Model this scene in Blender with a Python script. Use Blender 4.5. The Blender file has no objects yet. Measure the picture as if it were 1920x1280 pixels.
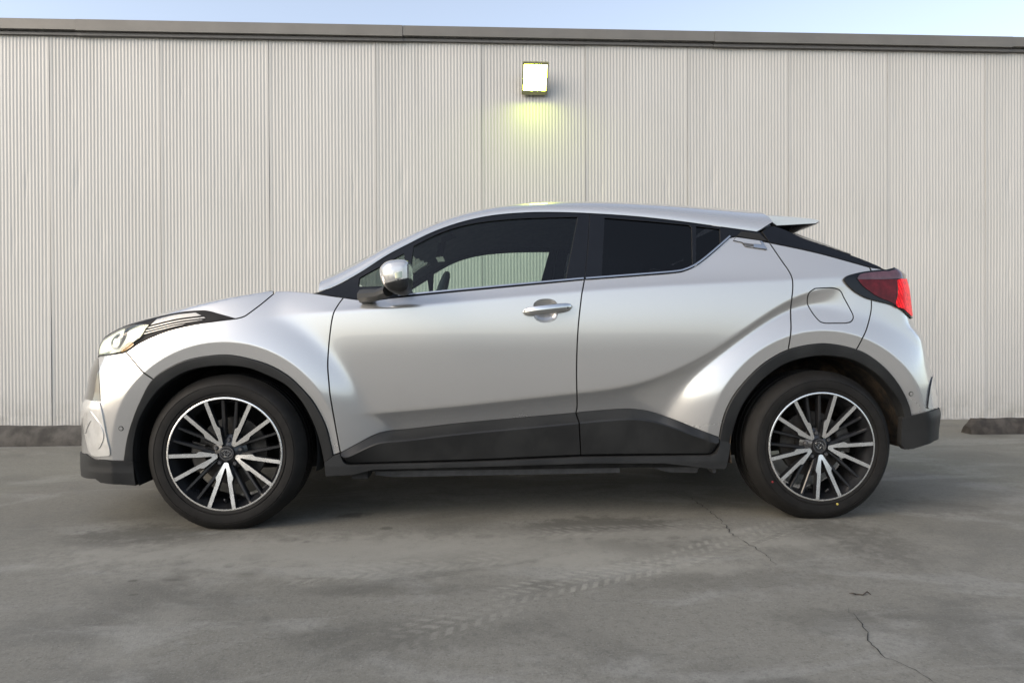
import bpy, math, random
import numpy as np
from mathutils import Matrix, Vector
from mathutils.geometry import delaunay_2d_cdt

random.seed(7); rng = np.random.default_rng(7)
SC = bpy.context.scene
COL = SC.collection

# ------------------------------------------------------------------ camera
F_PX, HC, PSI, RHO, PIT = 1239.0, 0.829, 0.0492, -0.0043, -0.0055
def cam_axes():
    fw = np.array([math.sin(PSI)*math.cos(PIT), math.cos(PSI)*math.cos(PIT), math.sin(PIT)])
    r = np.array([math.cos(PSI), -math.sin(PSI), 0.0]); u = np.cross(r, fw)
    return r*math.cos(RHO)+u*math.sin(RHO), -r*math.sin(RHO)+u*math.cos(RHO), fw
CR, CU, CF = cam_axes()
cam = bpy.data.cameras.new('camera'); camo = bpy.data.objects.new('camera', cam); COL.objects.link(camo)
cam.sensor_fit = 'HORIZONTAL'; cam.sensor_width = 36.0; cam.lens = 36.0*F_PX/1920.0
cam.clip_start = 0.05; cam.clip_end = 2000
camo.matrix_world = Matrix(((CR[0], CU[0], -CF[0], 0), (CR[1], CU[1], -CF[1], 0), (CR[2], CU[2], -CF[2], HC), (0, 0, 0, 1)))
SC.camera = camo

# ------------------------------------------------------------------ light
SUN_EL, SUN_AZ = math.radians(30), math.radians(238)      # azimuth clockwise from +Y: behind the camera, to the left
sd = Vector((math.sin(SUN_AZ)*math.cos(SUN_EL), math.cos(SUN_AZ)*math.cos(SUN_EL), math.sin(SUN_EL)))
world = bpy.data.worlds.new('World'); SC.world = world; world.use_nodes = True
wn = world.node_tree; bg = wn.nodes['Background']
sky = wn.nodes.new('ShaderNodeTexSky'); sky.sky_type = 'NISHITA'; sky.sun_disc = False
sky.sun_elevation = SUN_EL; sky.sun_rotation = SUN_AZ; sky.air_density = 1.0; sky.dust_density = 2.0; sky.ozone_density = 1.0
hs = wn.nodes.new('ShaderNodeHueSaturation'); hs.inputs['Saturation'].default_value = 0.64      # thin high cloud pales the whole sky evenly
wn.links.new(sky.outputs[0], hs.inputs['Color']); wn.links.new(hs.outputs[0], bg.inputs[0]); bg.inputs[1].default_value = 0.15
sl = bpy.data.lights.new('sun', 'SUN'); slo = bpy.data.objects.new('sun', sl); COL.objects.link(slo)
sl.energy = 0.5; sl.angle = math.radians(30); sl.color = (1.0, 0.77, 0.50)
slo.rotation_euler = (-sd).to_track_quat('-Z', 'Y').to_euler()
SC.view_settings.view_transform = 'Standard'; SC.view_settings.look = 'None'
SC.view_settings.exposure = 1.08; SC.view_settings.gamma = 1.0; SC.view_settings.use_curve_mapping = False
SC.cycles.max_bounces = 10; SC.cycles.transparent_max_bounces = 16

# ------------------------------------------------------------------ pixel -> world
def ray(px, py):
    px = np.asarray(px, float); py = np.asarray(py, float)
    return CF[None, :]+CR[None, :]*((px-960)/F_PX)[:, None]+CU[None, :]*((640-py)/F_PX)[:, None]
def on_ground(px, py, z=0.0):
    d = ray([px], [py])[0]; t = (z-HC)/d[2]; return d[0]*t, d[1]*t
def on_plane_y(px, py, Y):
    d = ray([px], [py])[0]; t = Y/d[1]; return d[0]*t, HC+d[2]*t

# ------------------------------------------------------------------ materials
class NB:
    """small node builder"""
    def __init__(s, name):
        s.m = bpy.data.materials.new(name); s.m.use_nodes = True; s.t = s.m.node_tree; s.n = s.t.nodes; s.l = s.t.links
        s.p = s.n['Principled BSDF']; s.out = s.n['Material Output']
        s._c = None
    def put(s, sock, v):
        if isinstance(v, bpy.types.NodeSocket): s.l.new(v, sock)
        elif isinstance(v, (tuple, list)) and len(v) == 3 and sock.type == 'RGBA': sock.default_value = (*v, 1)
        else: sock.default_value = v
    def co(s):
        if s._c is None: s._c = s.n.new('ShaderNodeTexCoord').outputs['Object']
        return s._c
    def math(s, op, a, b=0.0, c=0.0, clamp=False):
        n = s.n.new('ShaderNodeMath'); n.operation = op; n.use_clamp = clamp
        s.put(n.inputs[0], a); s.put(n.inputs[1], b); s.put(n.inputs[2], c); return n.outputs[0]
    def sep(s, v):
        n = s.n.new('ShaderNodeSeparateXYZ'); s.put(n.inputs[0], v); return n.outputs
    def mapping(s, scale=(1, 1, 1), rot=(0, 0, 0), loc=(0, 0, 0)):
        n = s.n.new('ShaderNodeMapping'); s.l.new(s.co(), n.inputs[0])
        n.inputs['Scale'].default_value = scale; n.inputs['Rotation'].default_value = rot; n.inputs['Location'].default_value = loc
        return n.outputs[0]
    def noise(s, scale, detail=4, rough=0.55, vec=None, dist=0.0):
        n = s.n.new('ShaderNodeTexNoise'); s.l.new(vec or s.co(), n.inputs['Vector'])
        n.inputs['Scale'].default_value = scale; n.inputs['Detail'].default_value = detail
        n.inputs['Roughness'].default_value = rough; n.inputs['Distortion'].default_value = dist
        return n.outputs['Fac']
    def rng(s, v, a, b, c=0.0, d=1.0, smooth=True):
        n = s.n.new('ShaderNodeMapRange'); n.interpolation_type = 'SMOOTHSTEP' if smooth else 'LINEAR'
        s.put(n.inputs['Value'], v)
        for k, x in (('From Min', a), ('From Max', b), ('To Min', c), ('To Max', d)): s.put(n.inputs[k], x)
        return n.outputs[0]
    def mix(s, f, a, b, blend='MIX'):
        n = s.n.new('ShaderNodeMix'); n.data_type = 'RGBA'; n.blend_type = blend
        s.put(n.inputs[0], f); s.put(n.inputs[6], a); s.put(n.inputs[7], b); return n.outputs[2]
    def bump(s, h, strength=0.3, dist=0.002, normal=None):
        n = s.n.new('ShaderNodeBump'); n.inputs['Strength'].default_value = strength; n.inputs['Distance'].default_value = dist
        s.put(n.inputs['Height'], h)
        if normal is not None: s.l.new(normal, n.inputs['Normal'])
        return n.outputs[0]
    def set(s, **k):
        names = {'color': 'Base Color', 'metal': 'Metallic', 'rough': 'Roughness', 'coat': 'Coat Weight', 'coatr': 'Coat Roughness',
                 'spec': 'Specular IOR Level', 'normal': 'Normal', 'emit': 'Emission Color', 'emits': 'Emission Strength', 'alpha': 'Alpha', 'ior': 'IOR', 'trans': 'Transmission Weight'}
        for a, v in k.items(): s.put(s.p.inputs[names[a]], v)
        return s.m

def simple(name, color, rough=0.5, metal=0.0, var=0.12, scale=30.0, bump=0.0, bscale=400.0, coat=0.0, spec=0.5):
    b = NB(name); n = b.noise(scale, 5)
    c = b.mix(b.rng(n, 0.3, 0.7), tuple(v*(1-var) for v in color), tuple(min(1, v*(1+var)) for v in color))
    kw = {}
    if bump: kw['normal'] = b.bump(b.noise(bscale, 2), bump, 0.001)
    r = b.rng(b.noise(scale*0.4, 3), 0.3, 0.7, rough*0.9, min(1, rough*1.12))
    return b.set(color=c, rough=r, metal=metal, coat=coat, spec=spec, **kw)

M = {}
def paint():
    b = NB('silver_paint')
    dirt = b.rng(b.noise(2.2, 6, 0.6), 0.45, 0.8, 0, 1)
    z = b.sep(b.co())[2]
    low = b.rng(z, 0.75, 0.25, 0, 1)
    d = b.math('MULTIPLY', dirt, low)
    d = b.math('MULTIPLY', d, 0.35)
    flake = b.noise(1500, 1)
    base = b.mix(b.rng(flake, 0.35, 0.65), (0.485, 0.482, 0.472), (0.565, 0.56, 0.548))
    c = b.mix(d, base, (0.22, 0.205, 0.18))
    r = b.math('ADD', 0.24, b.math('MULTIPLY', d, 0.4))
    cr = b.math('ADD', 0.025, b.math('MULTIPLY', d, 0.3))
    return b.set(color=c, metal=0.68, rough=r, coat=1.0, coatr=cr)
M['paint'] = paint()
M['black'] = simple('dark_void', (0.006, 0.006, 0.006), 0.8, var=0.2)
M['gloss'] = simple('gloss_black_trim', (0.004, 0.0045, 0.006), 0.10, spec=0.35)
def clad():
    b = NB('grey_plastic_cladding')
    n = b.noise(6, 6, 0.6); sp = b.rng(b.noise(160, 3, 0.6), 0.70, 0.78)
    z = b.sep(b.co())[2]
    d = b.math('MULTIPLY', sp, b.rng(z, 0.5, 0.22))
    base = b.mix(b.rng(n, 0.35, 0.7), (0.012, 0.0125, 0.013), (0.019, 0.0195, 0.0195))
    return b.set(color=b.mix(b.math('MULTIPLY', d, 0.8), base, (0.10, 0.09, 0.075)), rough=b.rng(n, 0.3, 0.7, 0.42, 0.55),
                 normal=b.bump(b.noise(900, 2), 0.25, 0.0006), spec=0.35)
M['clad'] = clad()
M['rubber'] = simple('tyre_rubber', (0.0085, 0.0078, 0.0070), 0.7, var=0.3, scale=14, bump=0.15, bscale=300, spec=0.25)
M['rim_dark'] = simple('dark_wheel_enamel', (0.012, 0.0125, 0.014), 0.3, var=0.2, coat=0.4)
M['rim_face'] = simple('machined_aluminium', (0.80, 0.79, 0.765), 0.26, metal=0.9, var=0.04, scale=60)
M['chrome'] = simple('satin_chrome', (0.55, 0.55, 0.55), 0.14, metal=1.0, var=0.03)
M['disc'] = simple('brake_steel', (0.075, 0.068, 0.060), 0.45, metal=0.6, var=0.3)
M['cast'] = simple('grey_casting', (0.05, 0.05, 0.052), 0.55, var=0.2)
M['trim_in'] = simple('dark_interior_plastic', (0.05, 0.055, 0.06), 0.7, var=0.15)
M['lining'] = simple('grey_roof_lining', (0.10, 0.108, 0.118), 0.9, var=0.1)
M['seat'] = simple('dark_seat_fabric', (0.035, 0.037, 0.042), 0.9, var=0.2, scale=80)
def mudwell():
    b = NB('muddy_wheel_liner'); n = b.noise(9, 8, 0.65)
    return b.set(color=b.mix(b.rng(n, 0.42, 0.68), (0.010, 0.009, 0.008), (0.075, 0.052, 0.032)), rough=0.9, normal=b.bump(n, 0.8, 0.01))
M['mud'] = mudwell()
def glass(name, tint, rough=0.0, refl=1.0):
    b = NB(name); t = b.t; n = b.n
    tr = n.new('ShaderNodeBsdfTransparent'); gl = n.new('ShaderNodeBsdfGlossy'); mx = n.new('ShaderNodeMixShader'); fr = n.new('ShaderNodeFresnel')
    sm = b.noise(3, 5, 0.6)
    tr.inputs[0].default_value = (*tint, 1); gl.inputs['Roughness'].default_value = 0.01 if not rough else rough; fr.inputs['IOR'].default_value = 1.5
    b.put(gl.inputs['Color'], b.mix(sm, (0.92, 0.94, 0.95), (1, 1, 1)))
    t.links.new(b.math('MULTIPLY', fr.outputs[0], refl), mx.inputs[0]); t.links.new(tr.outputs[0], mx.inputs[1]); t.links.new(gl.outputs[0], mx.inputs[2])
    t.links.new(mx.outputs[0], b.out.inputs[0]); n.remove(b.p); return b.m
M['glass'] = glass('clear_tinted_glass', (0.70, 0.80, 0.74), refl=0.7)
M['privacy'] = glass('dark_privacy_glass', (0.022, 0.025, 0.033), refl=0.6)
M['lens'] = glass('clear_lamp_lens', (0.93, 0.94, 0.92))
def emis(name, col, strength, base=(0.5, 0.5, 0.5), rough=0.2):
    b = NB(name); n = b.noise(45, 3)
    return b.set(color=base, rough=rough, emit=b.mix(n, tuple(c*0.8 for c in col), col), emits=strength)
M['drl'] = emis('lit_headlamp', (0.95, 1.0, 0.70), 0.42, (0.5, 0.5, 0.45))
def red_lit():
    b = NB('lit_tail_lamp'); X, Y, Z = b.sep(b.co())
    w = b.math('SINE', b.math('ADD', b.math('MULTIPLY', X, 420.0), b.math('MULTIPLY', Z, 160.0)))
    n = b.rng(b.noise(60, 3), 0.35, 0.65)
    e = b.mix(b.math('MULTIPLY', b.rng(w, -0.6, 0.6), n), (0.30, 0.002, 0.004), (1.0, 0.015, 0.02))
    return b.set(color=(0.12, 0.002, 0.003), rough=0.35, spec=0.2, emit=e, emits=0.75)
M['redlit'] = red_lit()
M['red'] = simple('dark_red_lens', (0.085, 0.005, 0.009), 0.12, var=0.3, spec=0.25)
M['redtop'] = simple('smoky_red_lens', (0.075, 0.03, 0.04), 0.10, var=0.2, coat=0.6)
M['reflector'] = simple('silvered_reflector', (0.34, 0.36, 0.31), 0.2, metal=0.9, var=0.08)
M['white'] = simple('white_lamp_surround', (0.75, 0.735, 0.70), 0.18, metal=0.55, var=0.08, coat=1.0)
M['blade'] = simple('silver_louvre_plastic', (0.28, 0.285, 0.285), 0.3, metal=0.5, var=0.06)
M['yellow_dot'] = simple('yellow_paint_dot', (0.45, 0.36, 0.08), 0.6)
M['red_dot'] = simple('red_paint_dot', (0.22, 0.02, 0.02), 0.6)
M['grille'] = simple('smoked_grille_plastic', (0.05, 0.042, 0.03), 0.10, var=0.4, scale=25, coat=0.8)
M['lamp_black'] = simple('matt_black_lamp_body', (0.006, 0.006, 0.007), 0.55, spec=0.2)
M['amber'] = simple('amber_lens', (0.55, 0.32, 0.12), 0.2, var=0.2)

def ground_mat():
    b = NB('stained_concrete')
    X, Y, Z = b.sep(b.co())
    big = b.noise(0.45, 5, 0.6)
    mid = b.noise(1.5, 9, 0.66, b.mapping(scale=(0.8, 1.15, 1), rot=(0, 0, 0.12)), 0.5)
    sw = b.noise(1.9, 9, 0.68, b.mapping(scale=(0.55, 1.3, 1), rot=(0, 0, 0.10), loc=(4, 2, 0)), 0.7)
    fine = b.noise(38, 8, 0.75)
    grit = b.noise(130, 5, 0.75)
    c = b.mix(b.rng(big, 0.32, 0.68), (0.146, 0.140, 0.117), (0.185, 0.178, 0.153))
    c = b.mix(b.rng(mid, 0.50, 0.64, 0, 0.70), c, (0.098, 0.095, 0.081))
    c = b.mix(b.rng(sw, 0.50, 0.62, 0, 0.62), c, (0.232, 0.228, 0.205))
    c = b.mix(b.rng(fine, 0.45, 0.66, 0, 0.42), c, (0.082, 0.079, 0.068))
    c = b.mix(b.rng(grit, 0.55, 0.66, 0, 0.60), c, (0.262, 0.258, 0.236))
    c = b.mix(b.rng(grit, 0.44, 0.34, 0, 0.60), c, (0.055, 0.053, 0.046))
    edge = b.noise(13, 7, 0.68)
    def ell(px, py, wx, wy, soft=0.35):
        x0, y0 = on_ground(px, py); x1, _ = on_ground(px+wx, py); _, y1 = on_ground(px, py-wy)
        rx, ry = abs(x1-x0), abs(y1-y0)
        u = b.math('DIVIDE', b.math('SUBTRACT', X, x0), rx); v = b.math('DIVIDE', b.math('SUBTRACT', Y, y0), ry)
        r = b.math('SQRT', b.math('ADD', b.math('MULTIPLY', u, u), b.math('MULTIPLY', v, v)))
        r = b.math('ADD', r, b.math('MULTIPLY', b.math('SUBTRACT', edge, 0.5), 3.0))
        return b.rng(r, 1.0+soft, 1.0-soft)
    # oil spots and damp patches
    for px, py, wx, wy, k in [(476, 1044, 24, 7, .6), (541, 1012, 19, 4.5, .6), (338, 1054, 22, 6, .5), (430, 1060, 10, 4, .5), (330, 1084, 22, 5, .45), (575, 1015, 8, 2.5, .5),
                              (512, 1052, 7, 2, .45), (250, 1088, 9, 2.5, .5), (250, 1114, 9, 2, .4), (470, 1072, 26, 9, .3), (725, 990, 12, 2.5, .5), (905, 1005, 22, 4, .4),
                              (660, 965, 30, 5, .5), (1260, 1018, 120, 20, .42), (1120, 985, 140, 16, .45), (1600, 1010, 90, 34, .34), (280, 1005, 130, 20, .38), (1560, 1160, 120, 22, .2),
                              (790, 1190, 240, 26, .18), (1750, 950, 80, 14, .28), (760, 1105, 170, 10, .22), (1390, 1085, 180, 20, .18)]:
        c = b.mix(b.math('MULTIPLY', ell(px, py, wx, wy), min(.85, k*1.45)), c, (0.059, 0.056, 0.046))
    for px, py, wx, wy, k in [(800, 1035, 650, 34, .34), (560, 1030, 330, 22, .30), (1230, 1000, 170, 9, .35), (1080, 1050, 90, 14, .35), (1450, 1015, 120, 8, .3), (260, 1190, 60, 60, .18), (1330, 1065, 70, 10, .3), (240, 1040, 110, 14, .25)]:
        c = b.mix(b.math('MULTIPLY', ell(px, py, wx, wy, 0.6), k*1.5), c, (0.253, 0.244, 0.211))
    # tyre tread prints: light and dark bars across a band
    def band(p0, p1, w, pitch, slant, k, light):
        (x0, y0), (x1, y1) = on_ground(*p0), on_ground(*p1)
        L = math.hypot(x1-x0, y1-y0); dx, dy = (x1-x0)/L, (y1-y0)/L
        gx = b.math('SUBTRACT', X, x0); gy = b.math('SUBTRACT', Y, y0)
        u = b.math('ADD', b.math('MULTIPLY', gx, dx), b.math('MULTIPLY', gy, dy))
        v = b.math('ADD', b.math('MULTIPLY', gx, -dy), b.math('MULTIPLY', gy, dx))
        av = b.math('ABSOLUTE', v)
        m = b.math('MULTIPLY', b.rng(av, w, w*0.8), b.math('MULTIPLY', b.rng(u, -0.05, 0.25), b.rng(u, L+0.05, L-0.25)))
        s = b.math('SINE', b.math('MULTIPLY', b.math('ADD', u, b.math('MULTIPLY', av, slant)), 6.283/pitch))
        gro = b.rng(b.math('SINE', b.math('MULTIPLY', v, 6.283/(w*0.62))), -0.7, -0.3)
        s = b.math('MULTIPLY', b.rng(s, -0.6, 0.8), gro)
        brk = b.math('MULTIPLY', b.rng(b.noise(7, 7, 0.7), 0.34, 0.58), b.rng(b.noise(60, 4, 0.7), 0.25, 0.5))
        return b.math('MULTIPLY', b.math('MULTIPLY', m, s), b.math('MULTIPLY', brk, k))
    for a in [((890, 1130), (1330, 1040), .10, .045, .8, .5), ((1180, 1080), (1500, 978), .10, .05, -.9, .45), ((1555, 1070), (1665, 962), .11, .07, .5, .13), ((480, 1090), (1010, 1040), .09, .05, .9, .40),
              ((690, 1215), (1000, 1120), .09, .05, .8, .32), ((960, 1000), (1420, 985), .08, .05, 1.0, .35)]:
        c = b.mix(b.math('MULTIPLY', band(*a, True), 1.35, clamp=True), c, (0.273, 0.264, 0.228))
    for a in [((560, 1110), (960, 1060), .025, 5.0, 0, .45), ((107, 1101), (268, 1046), .012, 5.0, 0, .5), ((1250, 1080), (1530, 975), .014, 5.0, 0, .5), ((880, 1075), (1090, 1030), .014, 5.0, 0, .4)]:
        c = b.mix(band(*a, False), c, (0.061, 0.059, 0.049))
    h = b.math('ADD', b.math('MULTIPLY', grit, 0.6), b.math('MULTIPLY', fine, 0.6))
    return b.set(color=c, rough=b.rng(mid, 0.4, 0.75, 0.80, 0.46), normal=b.bump(h, 0.55, 0.004), spec=0.4)
M['ground'] = ground_mat()
def wall_mat():
    b = NB('corrugated_cladding_paint')
    n = b.noise(1.1, 5, 0.55, b.mapping(scale=(1, 1, 0.35)))
    st = b.noise(26, 4, 0.6, b.mapping(scale=(1, 1, 0.04)))
    c = b.mix(b.rng(n, 0.3, 0.7), (0.432, 0.425, 0.402), (0.485, 0.478, 0.455))
    c = b.mix(b.rng(st, 0.55, 0.75, 0, 0.22), c, (0.385, 0.376, 0.35))
    X, Y, Z = b.sep(b.co())
    dirt = b.math('MULTIPLY', b.rng(Z, 0.45, 0.0), b.rng(b.noise(6, 6, 0.65), 0.3, 0.75))
    c = b.mix(b.math('MULTIPLY', dirt, 0.55), c, (0.20, 0.19, 0.165))
    oi = b.n.new('ShaderNodeObjectInfo'); c = b.mix(b.math('MULTIPLY', oi.outputs['Random'], 0.16), c, (0.37, 0.367, 0.348))
    drip = b.noise(5.5, 5, 0.65, b.mapping(scale=(1, 1, 0.05), loc=(3, 0, 0)))
    c = b.mix(b.math('MULTIPLY', b.rng(drip, 0.58, 0.72), b.math('MULTIPLY', b.rng(Z, 1.2, 3.6), 0.25)), c, (0.27, 0.262, 0.24))
    dn = b.n.new('ShaderNodeTexVoronoi'); dn.inputs['Scale'].default_value = 1.7; b.l.new(b.co(), dn.inputs['Vector'])
    dent = b.rng(dn.outputs['Distance'], 0.045, 0.0)
    return b.set(color=c, rough=0.42, spec=0.4, normal=b.bump(dent, 0.7, 0.012))
M['wall'] = wall_mat()
M['coping'] = simple('grey_metal_coping', (0.15, 0.142, 0.128), 0.5, metal=0.15, var=0.08, scale=3)
M['lip'] = simple('coping_lip_metal', (0.12, 0.115, 0.11), 0.5, var=0.08)
M['kerb'] = simple('weathered_concrete_block', (0.06, 0.055, 0.048), 0.9, var=0.45, scale=9, bump=0.6, bscale=60)
M['kerb2'] = simple('weathered_brown_block', (0.045, 0.039, 0.033), 0.9, var=0.45, scale=12, bump=0.6, bscale=60)
M['crack'] = simple('crack_grime', (0.028, 0.027, 0.025), 0.95, var=0.3)
M['twig'] = simple('dry_twig_bark', (0.035, 0.028, 0.022), 0.9, var=0.3)
M['lamp_house'] = simple('olive_lamp_housing', (0.22, 0.215, 0.12), 0.5, var=0.1)
M['lamp_lit'] = emis('lit_floodlight_glass', (0.80, 1.0, 0.07), 50.0)

# ------------------------------------------------------------------ mesh helpers
def mk(name, verts, faces, mats, parent=None, normals=None, smooth=True, idx=None, sharp=None, link=True):
    me = bpy.data.meshes.new(name)
    me.from_pydata([tuple(map(float, v)) for v in verts], [], [tuple(int(i) for i in f) for f in faces]); me.update()
    for m in (mats if isinstance(mats, (list, tuple)) else [mats]): me.materials.append(M[m])
    if idx is not None: me.polygons.foreach_set('material_index', list(map(int, idx)))
    if smooth:
        me.polygons.foreach_set('use_smooth', [True]*len(me.polygons))
        if normals is not None: me.normals_split_custom_set_from_vertices([tuple(map(float, n)) for n in normals])
        else: me.set_sharp_from_angle(angle=math.radians(sharp or 32))
    o = bpy.data.objects.new(name, me)
    if link: COL.objects.link(o)
    if parent is not None: o.parent = parent
    return o
def tag(o, label=None, cat=None, group=None, kind=None):
    if label: o['label'] = label
    if cat: o['category'] = cat
    if group: o['group'] = group
    if kind: o['kind'] = kind
    return o
def empty(name, loc=(0, 0, 0), parent=None):
    o = bpy.data.objects.new(name, None); COL.objects.link(o); o.location = loc; o.empty_display_size = 0.1
    if parent is not None: o.parent = parent
    return o
def box_data(x0, x1, y0, y1, z0, z1):
    v = [(x, y, z) for z in (z0, z1) for y in (y0, y1) for x in (x0, x1)]
    f = [(0, 2, 3, 1), (4, 5, 7, 6), (0, 1, 5, 4), (2, 6, 7, 3), (0, 4, 6, 2), (1, 3, 7, 5)]
    return v, f
def bevel_box(name, x0, x1, y0, y1, z0, z1, mat, parent=None, b=0.01):
    import bmesh
    bm = bmesh.new(); v, f = box_data(x0, x1, y0, y1, z0, z1)
    vs = [bm.verts.new(p) for p in v]; [bm.faces.new([vs[i] for i in q]) for q in f]
    bmesh.ops.bevel(bm, geom=bm.edges[:], offset=b, segments=2, affect='EDGES', profile=0.6)
    me = bpy.data.meshes.new(name); bm.to_mesh(me); bm.free(); me.materials.append(M[mat])
    me.polygons.foreach_set('use_smooth', [True]*len(me.polygons)); me.set_sharp_from_angle(angle=math.radians(35))
    o = bpy.data.objects.new(name, me); COL.objects.link(o)
    if parent is not None: o.parent = parent
    return o
def prism_data(poly, a0, a1, axis='y'):
    """poly: 2D points (p,q) ; axis y -> (p, a, q) ; axis x -> (a, p, q)"""
    n = len(poly); v = []
    for a in (a0, a1):
        for p, q in poly: v.append((p, a, q) if axis == 'y' else (a, p, q))
    f = [tuple(range(n)), tuple(range(2*n-1, n-1, -1))]+[(i, i+n, (i+1) % n+n, (i+1) % n) for i in range(n)]
    return v, f
def fix_normals(o):
    import bmesh
    bm = bmesh.new(); bm.from_mesh(o.data); bmesh.ops.recalc_face_normals(bm, faces=bm.faces[:]); bm.to_mesh(o.data); bm.free()
    return o
def lathe_data(prof, n=72, closed=False, ang0=0.0, ang1=2*math.pi):
    """prof: (r, y) revolved about the y axis"""
    full = abs(ang1-ang0-2*math.pi) < 1e-6
    m = n if full else n+1; v = []; f = []; k = len(prof)
    for i in range(m):
        a = ang0+(ang1-ang0)*i/n
        for r, y in prof: v.append((r*math.cos(a), y, r*math.sin(a)))
    for i in range(n):
        j = (i+1) % m
        for q in range(k if closed else k-1):
            w = (q+1) % k
            f.append((i*k+q, i*k+w, j*k+w, j*k+q))
    return v, f
def tube_data(pts, rad, n=8, cap=True, closed=False, flat=1.0):
    P = [Vector(p) for p in pts]; m = len(P); v = []; f = []
    up = Vector((0, 1, 0.01))
    for i, p in enumerate(P):
        a = P[(i-1) % m] if (closed or i > 0) else p; c = P[(i+1) % m] if (closed or i < m-1) else p
        t = (c-a).normalized(); s = t.cross(up).normalized(); u = s.cross(t)
        r = rad[i] if isinstance(rad, (list, tuple)) else rad
        for k in range(n):
            q = 2*math.pi*k/n; v.append(p+s*r*math.cos(q)+u*r*flat*math.sin(q))
    for i in range(m if closed else m-1):
        j = (i+1) % m
        for k in range(n): f.append((i*n+k, i*n+(k+1) % n, j*n+(k+1) % n, j*n+k))
    if cap and not closed: f += [tuple(range(n-1, -1, -1)), tuple((m-1)*n+k for k in range(n))]
    return v, f

# ------------------------------------------------------------------ ground
g = mk('ground', [(-400, -400, 0), (400, -400, 0), (400, 400, 0), (-400, 400, 0)], [(0, 1, 2, 3)], 'ground', smooth=False)
tag(g, 'stained grey concrete parking deck', kind='structure')
def crack(pts, w, seed):
    r = random.Random(seed); P = [on_ground(*p) for p in pts]; D = []
    for a, c in zip(P[:-1], P[1:]):
        n = max(2, int(math.hypot(c[0]-a[0], c[1]-a[1])/0.02))
        for i in range(n):
            t = i/n; D.append((a[0]+(c[0]-a[0])*t+r.uniform(-.009, .009), a[1]+(c[1]-a[1])*t+r.uniform(-.009, .009)))
    D.append(P[-1]); v = []; f = []
    for i, (x, y) in enumerate(D):
        a = D[max(0, i-1)]; c = D[min(len(D)-1, i+1)]; L = math.hypot(c[0]-a[0], c[1]-a[1]) or 1
        nx, ny = -(c[1]-a[1])/L, (c[0]-a[0])/L
        ww = w*r.uniform(.25, 1.3)*min(1, (i+1)/6, (len(D)-i)/6)
        v += [(x+nx*ww, y+ny*ww, 0.003), (x-nx*ww, y-ny*ww, 0.003)]
        if i: f.append((2*i-2, 2*i-1, 2*i+1, 2*i))
    mk('crack', v, f, 'crack', g, smooth=False)
crack([(1298, 936), (1343, 967), (1372, 1001), (1408, 1023), (1444, 1048), (1453, 1061)], .0020, 1)
crack([(1589, 1142), (1614, 1169), (1632, 1205), (1659, 1232), (1699, 1250), (1742, 1276), (1790, 1300)], .0015, 2)
crack([(1453, 1063), (1492, 1086)], .0008, 3)
crack([(1283, 925), (1300, 938)], .002, 5)

# ------------------------------------------------------------------ wall
YW, S0 = 6.34, -2.9705
wall = empty('metal_clad_wall', (0, YW, 0)); tag(wall, 'long pale grey corrugated metal wall with grey coping behind the car', 'wall')
ZB, ZT = 0.012, 3.70
def panel_mesh(seed):
    r = np.random.default_rng(seed)
    xs = [0.0022, 0.016]; ys = [0.0, 0.0]
    n = 31; p = (1-0.040)/n
    for i in range(n):
        for t, d in ((0.0, 0.0), (0.16, 0.0), (0.34, 0.0028), (0.5, 0.0032), (0.66, 0.0028), (0.84, 0.0)):
            xs.append(0.020+(i+t)*p); ys.append(d)
    xs += [0.982, 0.990, 0.9978]; ys += [0.0, 0.0, 0.0]
    xs = np.array(xs); ys = np.array(ys); rows = np.linspace(ZB, ZT, 40)
    k1, k2, k3 = r.uniform(0, 6.28, 3)
    v = []
    for z in rows:
        oil = 0.0018*np.sin(xs*5.0+k1+z*1.3)+0.0014*np.sin(z*2.7+k2)+0.0008*np.sin(xs*11+z*4.1+k3)
        for x, y, q in zip(xs, ys, oil): v.append([x, y+q-0.0, z])
    v = np.array(v); m = len(xs)
    for _ in range(5):                                   # little knocks and dents
        cx, cz, rr, dd = r.uniform(.1, .9), r.uniform(.4, 3.3), r.uniform(.012, .03), r.uniform(.003, .007)
        w = np.exp(-(((v[:, 0]-cx)/rr)**2+((v[:, 2]-cz)/(rr*3))**2)); v[:, 1] += dd*w
    edge = [(x, 0.03, z) for x in (0.0022, 0.9978) for z in rows]
    f = [(j*m+i, j*m+i+1, (j+1)*m+i+1, (j+1)*m+i) for j in range(len(rows)-1) for i in range(m-1)]
    b = len(v); v = np.vstack([v, edge]); R = len(rows)
    for j in range(R-1):
        f.append((b+j, j*m, (j+1)*m, b+j+1)); f.append((j*m+m-1, b+R+j, b+R+j+1, (j+1)*m+m-1))
    return v, f
pm = []
for s in range(5):
    v, f = panel_mesh(s+11); o = mk('wall_panel', v, f, 'wall', link=False, sharp=45); pm.append(o.data); bpy.data.objects.remove(o)
for i in range(-8, 14):
    o = bpy.data.objects.new('wall_panel', pm[(i*3+i//4) % 5]); COL.objects.link(o); o.parent = wall; o.location = (S0+i, [0, .0012, -.001, .0006][i % 4], 0)
x0w, x1w = S0-8, S0+14
v, f = box_data(x0w, x1w, 0.032, 0.25, 0.0, 3.70); mk('backing_sheet', v, f, 'lip', wall, smooth=False)
v, f = box_data(x0w, x1w, -0.012, 0.030, 0.002, 0.0115); mk('base_flashing', v, f, 'wall', wall, smooth=False)
cs, _ = on_plane_y(755, 60, YW-.06)
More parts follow.
